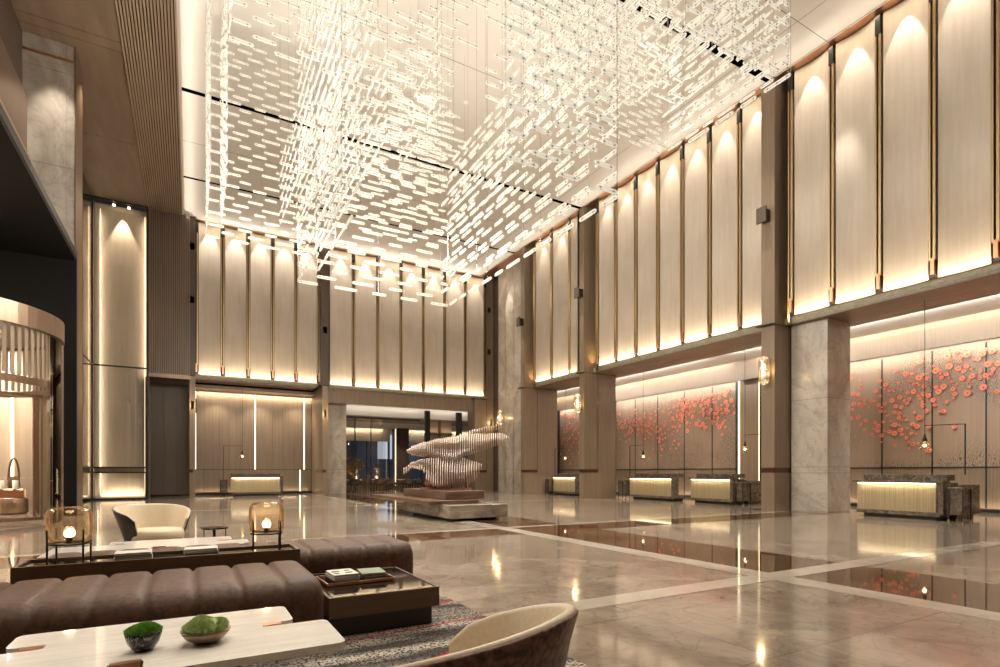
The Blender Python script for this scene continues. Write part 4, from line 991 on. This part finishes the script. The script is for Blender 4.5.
m = MB(); m.box(-.28, .28, -.2, -.19, 0, .022); m.box(-.28, .28, .19, .2, 0, .022); m.box(-.28, -.27, -.19, .19, 0, .022); m.box(.27, .28, -.19, .19, 0, .022); m.build('rim', M['copper'], o)
book_stack('in the left stack on the tray', 1.10, 4.59, .307, .05, [(.21, .27, .022, 'cover_dark', 'bottom black edged book', 0), (.21, .27, .022, 'cover_white', 'middle white book', .03), (.205, .265, .022, 'cover_white', 'top white book patterned with black blots', -.02)], 'books in the left tray stack')
book_stack('in the right stack on the tray', 1.35, 4.61, .307, -.03, [(.2, .26, .018, 'cover_dark', 'bottom dark book', 0), (.2, .26, .018, 'cover_red', 'middle rust coloured book', .04), (.2, .26, .016, 'cover_green', 'top sage green book', -.05)], 'books in the right tray stack')

# coffee tables: interlocking marble slabs
def coffee_table(label, loc, rz=0, mirror=False):
    o = thing('marble_coffee_table', label, 'coffee table', loc, rz, 'white marble coffee tables')
    # outline of interlocking slabs, local origin at centre; slab A behind, slab B in front, slots at the ends
    def rnd(pts, r=.05):
        out = []; n = len(pts)
        for i in range(n):
            p = Vector(pts[i]); a = Vector(pts[i-1]); b = Vector(pts[(i+1) % n])
            q = min(r, (a-p).length*.45, (b-p).length*.45)
            u = p+(a-p).normalized()*q; v = p+(b-p).normalized()*q
            for k in range(6): t_ = k/5; out.append(tuple((1-t_)**2*u+2*t_*(1-t_)*p+t_*t_*v))
        return out
    A = [(-.73, 3.10), (-.73, 3.485), (.49, 3.485), (.49, 3.13), (.33, 3.13), (.33, 3.06), (.645, 3.06), (.645, 2.60), (.12, 2.60), (-.16, 2.60), (-.16, 2.79), (-.31, 2.79), (-.31, 2.45), (-1.25, 2.45), (-1.25, 3.17), (-.58, 3.17), (-.58, 3.24), (-.73, 3.24)]
    A = [(-.73, 3.24), (-.73, 3.485), (.49, 3.485), (.49, 3.13), (.33, 3.13), (.33, 3.06), (.645, 3.06), (.645, 2.60), (-.17, 2.60), (-.17, 2.79), (-.30, 2.79), (-.30, 2.42), (-1.2, 2.42), (-1.2, 3.17), (-.58, 3.17), (-.58, 3.24)]
    A = [(x+.15, y-2.95) for x, y in A]
    pts = rnd(A, .045)
    m = MB(); bmv = m.bm
    lo = [bmv.verts.new((x, y, .365)) for x, y in pts]; hi = [bmv.verts.new((x, y, .40)) for x, y in pts]
    bmv.faces.new(hi); bmv.faces.new(lo[::-1])
    for i in range(len(pts)): j = (i+1) % len(pts); bmv.faces.new((lo[i], lo[j], hi[j], hi[i]))
    m.build('marble_top', M['white_marble'], o)
    def cl(x0, x1, y0, y1): return MB().box(x0+.15, x1+.15, y0-2.95, y1-2.95, .35, .404).build('copper_clasp', M['copper'], o)
    cl(.33, .42, 3.07, 3.12); cl(-.67, -.58, 3.18, 3.23); cl(-.29, -.18, 2.745, 2.785)
    MB().box(-.4, .35, -.25, .35, 0, .365).build('base', M['bench_base'], o)
    return o
coffee_table('white marble coffee table in the foreground carrying two moss bowls', (-.15, 2.95, 0))
coffee_table('white marble coffee table partly hidden behind the far bench', (-.2, 7.1, 0))

def moss(m, c, rx, h, n, q, mat, seed):
    rnd = random.Random(seed)
    for k in range(n):
        a = rnd.uniform(0, 2*PI); r = math.sqrt(rnd.random())*.97
        x, y = c[0]+rx*r*cos(a), c[1]+rx*r*sin(a); z = c[2]+h*math.sqrt(max(0, 1-r*r))*(.85+.3*noise.noise(Vector((x*14, y*14, seed))))
        d_ = Vector((rnd.uniform(-.7, .7)+cos(a)*r, rnd.uniform(-.7, .7)+sin(a)*r, 1.1)).normalized(); L_ = q*rnd.uniform(.6, 1.2); w = q*.2
        s_ = d_.orthogonal().normalized()*w; p = Vector((x, y, z-.004)); tip = p+d_*L_
        m.poly([p-s_, p+s_, tip], [(0, 1, 2)], mat)
o = thing('black_marble_bowl', 'small black marble bowl filled with bright green moss', 'bowl', (-.182, 2.93, .401)); o.scale = (.84, .84, .95)
MB().lathe((0, 0, 0), [(.03, 0), (.05, .006), (.072, .035), (.084, .07), (.087, .088), (.078, .086), (.001, .07)], 32).build('bowl', M['black_marble'], o)
m = MB(); m.lathe((0, 0, .078), [(.078, 0), (.07, .016), (.045, .028), (.001, .032)], 20, M['grass']); moss(m, (0, 0, .078), .082, .045, 2600, .018, M['grass'], 4)
g = m.build('green_moss', None, o); g['kind'] = 'stuff'
o = thing('bronze_bowl', 'wider bronze bowl filled with pale green moss', 'bowl', (.065, 2.92, .401)); o.scale = (.9, .9, 1)
MB().lathe((0, 0, 0), [(.04, 0), (.06, .005), (.09, .022), (.11, .045), (.118, .062), (.108, .06), (.001, .05)], 36).build('bowl', M['bronze'], o)
m = MB(); m.lathe((0, 0, .052), [(.1, 0), (.09, .03), (.06, .05), (.001, .058)], 20, M['moss']); moss(m, (0, 0, .056), .106, .068, 3400, .016, M['moss'], 9)
g = m.build('pale_moss', None, o); g['kind'] = 'stuff'

# rug
m = MB(); m.bbox(-2.6, 2.14, 1.2, 4.82, .0005, .004, .002)
tag(m.build('area_rug', M['rug']), 'grey speckled woven rug with thin red lines under the lounge furniture', 'rug')

# armchairs
def armchair(label, loc, rz, shell, s=1.0, hb=.78, ha=.56):
    """opens towards local -y"""
    o = thing('barrel_armchair', label, 'armchair', loc, rz, 'cream barrel armchairs')
    n = 44; out_r, in_r = [], []
    for k in range(n+1):
        ph = math.radians(-38+256*k/n)       # around the back (+y = 90 deg)
        b = max(0, sin(ph)); q = (b)**1.3 if b > 0 else 0
        u = abs((k/n)*2-1)
        zt = ha+(hb-ha)*(1-u**(2.6 if hb < .8 else 1.7))-.04*max(0, u-.9)*10
        rt = .43+.06*(1-u**2); rb = .30
        cx, sy = cos(ph), sin(ph)
        def P(r, z): return (r*cx*s, r*sy*s*1.0, z*s)
        th = .03+.012*(1-u)
        out_r.append([P(rb, .16), P(rb+.045, .3), P(rt-.03, zt-.12), P(rt, zt-.012), P(rt-.008, zt-.002), P(rt-.02, zt-.02), P(rb+.01, .17)])
        in_r.append([P(rt-.008, zt-.006), P(rt-.02, zt+.004), P(rt-th, zt+.002), P(rt-th-.012, zt-.014), P(rt-th-.05, zt-.14), P(rb-.02, .36), P(rb-.03, .30), P(rb, .30), P(rt-.03, zt-.10)])
    MB().rings(out_r, None, True).build('outer_shell', shell, o)
    MB().rings(in_r, None, True).build('inner_upholstery', M['cream'], o)
    m = MB(); R = []
    for (q, z) in ((.29, .26), (.325, .275), (.335, .34), (.33, .40), (.30, .425), (.15, .435), (.001, .437)):
        R.append([(q*s*cos(2*PI*k/36)*1.0, s*(q*sin(2*PI*k/36)-.05-(.05 if sin(2*PI*k/36) < 0 else 0)*abs(sin(2*PI*k/36))), z*s) for k in range(36)])
    m.rings(R, None, True); m.build('seat_cushion', M['cream'], o)
    MB().cyl((0, 0), .30*s, .15*s, .27*s, 28).build('seat_base', shell, o)
    for k in range(4):
        a = PI/4+k*PI/2; MB().tube([(.2*s*cos(a), .2*s*sin(a), .16*s), (.27*s*cos(a), .27*s*sin(a), 0)], .014, 8).build('leg', M['black'], o)
    return o
armchair('cream barrel armchair facing the camera beyond the far coffee table', (-.43, 8.9, 0), math.radians(24), M['shell_black'], 1.0, .745, .60)
armchair('cream barrel armchair with mottled brown shell cropped at the bottom foreground', (.725, 1.565, .005), math.radians(-149), M['shell'], .79, 1.0, .745)

o = thing('round_side_table', 'tiny round black side table standing right of the far armchair', 'side table', (.29, 8.42, 0))
MB().cyl((0, 0), .17, .43, .45, 32).build('table_top', M['black_gloss'], o)
for k in range(3):
    a = k*2*PI/3+.4; MB().tube([(.155*cos(a), .155*sin(a), .43), (.155*cos(a), .155*sin(a), .012)], .007, 6).build('leg', M['black'], o)
MB().cyl((0, 0), .016, .02, .43, 10).build('centre_stem', M['black'], o); MB().cyl((0, 0), .165, 0, .014, 28).build('foot_plate', M['black'], o)

# ================================================================== CHANDELIER
ch = thing('acrylic_bar_chandelier', 'huge chandelier of glowing acrylic bars hung in stepped boxes under the ceiling', 'chandelier', (4, 9, ZC))
bars = []          # (x, y, z, length, axis)
wires = set()
def curtain(ax, fixed, a, b, z0, n, pitch, keep=1.0, seed=0, wire=True):
    rnd = random.Random(seed*31+int(fixed*10)+int(a*7)); keep = min(1, keep+.06)
    for i in range(n):
        for h_ in ((0, 1) if ax == 'x' else (0,)):
            z = z0+(i+h_*.5)*pitch; end = max(a, b); j = 0; p = min(a, b)+(.36 if h_ else 0)
            pat = [[.46, .30, .38], [.30, .42, .34], [.38, .46, .28]][i % 3]
            while p < end-.12:
                L_ = min(pat[(j+seed) % 3], end-p); c_ = p+L_/2
                if rnd.random() < keep*(.92 if h_ else 1): bars.append((c_, fixed, z, L_, ax) if ax == 'x' else (fixed, c_, z, L_, ax))
                p += L_+(.32 if (abs(b-a) > 1 and ax == 'x') else .14); j += 1
    if wire:
        L0 = abs(b-a); k = 0
        while k <= L0+.01: 
            q = min(a, b)+k; wires.add((round(q, 2), fixed, z0) if ax == 'x' else (fixed, round(q, 2), z0)); k += max(1.2, L0/max(1, round(L0/1.6)))
P_ = .315
# far left box
curtain('x', 15.85, .35, 3.0, 7.25, 17, P_, .93, 1); curtain('y', .35, 12.0, 15.85, 7.25, 16, P_, .9, 3); curtain('y', .66, 12.3, 15.5, 7.3, 15, P_, .9, 4)
# near left box
curtain('x', 10.0, .55, 2.6, 8.35, 13, P_, .95, 5); curtain('y', .55, 7.5, 10.0, 8.35, 13, P_, .9, 7)
# deep central box
curtain('x', 11.27, 1.84, 5.05, 4.95, 12, P_, .97, 8)
curtain('y', 5.05, 5.67, 11.27, 4.95, 11, P_, .97, 10); curtain('y', 4.75, 5.9, 10.95, 5.1, 7, P_, .75, 11)
curtain('y', 1.84, 7.7, 11.27, 4.95, 20, P_, .95, 12); curtain('y', 2.15, 7.9, 11.0, 5.1, 18, P_, .85, 13); curtain('y', 2.5, 8.2, 10.9, 8.0, 11, P_, .85, 14)
curtain('x', 5.67, 3.3, 5.05, 5.0, 11, P_, .95, 15); curtain('x', 7.75, 1.84, 3.3, 6.4, 14, P_, .9, 16)
# box behind the centre
for k, x in enumerate((3.3, 2.9, 2.5, 2.1)): curtain('y', x, 10.2+.3*k, 15.7, 7.7+.05*k, 6, P_, .9, 20+k)
curtain('x', 10.2, 3.3, 4.7, 7.7, 8, P_, .9, 25); curtain('x', 15.6, 2.1, 6.9, 8.2, 11, P_, .85, 26); curtain('x', 13.4, 3.3, 6.6, 8.6, 9, P_, .7, 27); curtain('y', 6.9, 11.5, 15.6, 8.2, 8, P_, .9, 28)
curtain('x', 12.2, 3.6, 5.6, 8.9, 9, P_, .6, 29); curtain('y', 4.9, 11.3, 14.2, 9.4, 8, P_, .7, 30)
# cluster above centre right
for k, x in enumerate((5.5, 5.95, 6.4)): curtain('y', x, 5.2+.4*k, 9.6, 8.0+.15*k, 10, P_, .85, 33+k)
for k, y in enumerate((5.3, 6.4, 7.6, 8.8)): curtain('x', y, 3.4, 6.8, 8.6+.1*k, 9, P_, .62, 38+k)
# near right box
curtain('y', 8.2, 5.2, 7.4, 7.45, 11, P_, .95, 45); curtain('y', 7.85, 5.5, 7.4, 7.7, 10, P_, .9, 46); curtain('x', 5.24, 6.2, 8.2, 7.45, 11, P_, .95, 47); curtain('x', 5.6, 6.3, 7.85, 7.7, 10, P_, .85, 48); curtain('x', 7.35, 6.2, 8.2, 8.2, 9, P_, .85, 49); curtain('y', 6.9, 5.2, 7.4, 7.9, 9, P_, .85, 50)
# high right box
curtain('y', 10.98, 7.36, 10.55, 9.7, 12, .25, .98, 52); curtain('x', 10.55, 9.1, 10.98, 9.7, 12, .25, .98, 53); curtain('x', 7.36, 7.1, 10.98, 9.7, 1, .25, 1, 54)
curtain('y', 9.1, 8.6, 10.5, 9.9, 9, .25, .8, 56); curtain('x', 9.6, 7.2, 9.1, 9.8, 10, .25, .8, 57); curtain('y', 7.2, 7.4, 10.5, 9.6, 10, .3, .75, 58); curtain('x', 10.5, 5.6, 9.1, 9.4, 9, .3, .6, 59)
def bar_geo(mb, x, y, z, L_, ax, far=False):
    h, d_ = .030, .010
    mt = Matrix.Translation((x, y, z)) @ (Matrix.Rotation(PI/2, 4, 'Z') if ax == 'y' else Matrix.Identity(4))
    pts = []
    for k in range(5): a = -PI/2+PI*k/4; pts.append((L_/2-h+h*cos(a), h*sin(a)))
    for k in range(5): a = PI/2+PI*k/4; pts.append((-L_/2+h+h*cos(a), h*sin(a)))
    f0, f1 = [(p, -d_, q) for p, q in pts], [(p, d_, q) for p, q in pts]
    mb.rings([f0, f1], M['acrylic'], caps=False, mtx=mt)
    n_ = len(pts); i_ = [(p*(1-.016/L_*1), -d_, q*.55) for p, q in pts]; j_ = [(p*(1-.016/L_*1), d_, q*.55) for p, q in pts]
    mb.rings([f0, i_], M['acrylic'], caps=False, mtx=mt); mb.rings([f1, j_], M['acrylic'], caps=False, mtx=mt)
    mb.poly(i_, [tuple(range(n_))], M['acrylic_face'], mtx=mt); mb.poly(j_, [tuple(range(n_))], M['acrylic_face'], mtx=mt)
    r = .008
    for k in ((-.33, .33) if L_ < .4 else (-.36, 0, .36)):
        mb.box(k*L_-r, k*L_+r, -d_-.002, d_+.002, -r, r, M['stud'], mt); 
        mb.box(k*L_-r, k*L_+r, -r*.8, r*.8, -h-.002, h+.002, M['stud'], mt)
M['stud'] = plain('bronze_stud', (.10, .065, .03), .4)
bars.sort(key=lambda b: (Vector((b[0], b[1], b[2]-1.2))).length/ (b[3]))
base = Vector((4, 9, ZC)); cache = {}
rest = MB(); 
def invis(b):   # outside the frame: left out of the individual parts
    v = Vector(b[:3])-Vector((0, 0, 1.2)); t_ = v.x*sin(TH)+v.y*cos(TH); u = (v.x*cos(TH)-v.y*sin(TH))/t_*546+500; w = 472.3-v.z/t_*546
    return w < 4 or not (0 < u < 1000)
cnt = 0
for b in bars:
    if cnt < 98 and not invis(b):
        cnt += 1; key = (round(b[3], 2), b[4])
        if key in cache: o = cache[key].copy(); C.objects.link(o); o.parent = ch
        else:
            mb = MB(); bar_geo(mb, 0, 0, 0, b[3], b[4]); o = mb.build('acrylic_bar', None, ch); cache[key] = o
        o.location = Vector(b[:3])-base
    else: bar_geo(rest, b[0]-base.x, b[1]-base.y, b[2]-base.z, b[3], b[4])
o = rest.build('acrylic_bars', None, ch, recalc=False); o['kind'] = 'stuff'
m = MB()
for (x, y, z) in wires:
    m.box(x-.0025-base.x, x+.0025-base.x, y-.0025-base.y, y+.0025-base.y, z-ZC, 0)
o = m.build('suspension_wires', M['steel'], ch, recalc=False); o['kind'] = 'stuff'
print('bars', len(bars), 'wires', len(wires))

# ================================================================== GENERAL LIGHT
# spotlights in the ceiling slots
for (a, b), wv in zip(SL, (1, 1, 1)):
    for x in (1.5, 4.5, 7.5, 10.5, 13.5): spot('slot_spot', (x, (a+b)/2, ZC-.02), (0, 0, -1), 900, 75, .8, WARM2, .08)
for (x, y, w_) in ((2, 1, 500), (8, 1, 350), (13, 1, 600), (2, 6, 700), (8, 6, 700), (13, 6, 800), (3, -3, 100), (9, -3, 100)): spot('overhead_fill', (x, y, ZC-.02), (0, 0, -1), w_, 80, .8, WARM2, .4)  # unseen fill spots added above and behind the view
area('ceiling_fill_left', (-.12, 12, ZC-.3), (PI, .9, 0), .04, 34, 60, WARM2)  # fill strips added along the left, back and right edges to even the ceiling
area('ceiling_fill_back', (7.7, 29.5, ZC-.5), (PI+.9, 0, 0), 15, .04, 60, WARM2)
area('ceiling_fill_right', (15.3, 12, ZC-.5), (PI, -.9, 0), .04, 34, 70, WARM2)
for y in (2, 8, 14, 20, 26): spot('left_soffit_spot', (-2.3, y, 12.95), (0, 0, -1), 380, 90, .8, WARM, .06)

for (x, y, z, w_) in ((1.2, 8.5, 7.2, 120), (1.3, 14, 6.9, 300), (3.4, 6.6, 6.4, 90), (3.5, 9.6, 5.6, 210), (4.4, 13.4, 7.2, 270), (6.6, 9.8, 7.4, 170), (7.4, 13.2, 7.6, 260), (8.6, 8, 7.2, 130), (2.6, 12.2, 6.6, 260)):
    point('chandelier_lamp', (x, y, z), w_, (1, .92, .80), .42)
# sky outside at dusk
w = bpy.data.worlds.new('dusk'); bpy.context.scene.world = w; w.use_nodes = True; nt = w.node_tree
bg = nt.nodes['Background']; tc = nt.nodes.new('ShaderNodeTexCoord'); nz = nt.nodes.new('ShaderNodeTexNoise'); nz.inputs['Scale'].default_value = 3.5; nz.inputs['Detail'].default_value = 5
cr = nt.nodes.new('ShaderNodeValToRGB'); cr.color_ramp.elements[0].position = .35; cr.color_ramp.elements[1].position = .7
cr.color_ramp.elements[0].color = (.16, .22, .33, 1); cr.color_ramp.elements[1].color = (.42, .47, .55, 1)
nt.links.new(tc.outputs['Generated'], nz.inputs['Vector']); nt.links.new(nz.outputs['Fac'], cr.inputs['Fac']); nt.links.new(cr.outputs['Color'], bg.inputs['Color']); bg.inputs['Strength'].default_value = .9

sc_ = bpy.context.scene
sc_.view_settings.view_transform = 'Standard'; sc_.view_settings.look = 'None'; sc_.view_settings.gamma = 1; sc_.view_settings.use_curve_mapping = False
sc_.view_settings.exposure = 0.62
sc_.cycles.max_bounces = 8; sc_.cycles.diffuse_bounces = 4; sc_.cycles.glossy_bounces = 4; sc_.cycles.transparent_max_bounces = 16; sc_.cycles.transmission_bounces = 6
sc_.cycles.sample_clamp_indirect = 4; sc_.cycles.caustics_reflective = False; sc_.cycles.caustics_refractive = False
sc_.cycles.use_denoising = True
try: sc_.cycles.denoiser = 'OPENIMAGEDENOISE'
except Exception: pass
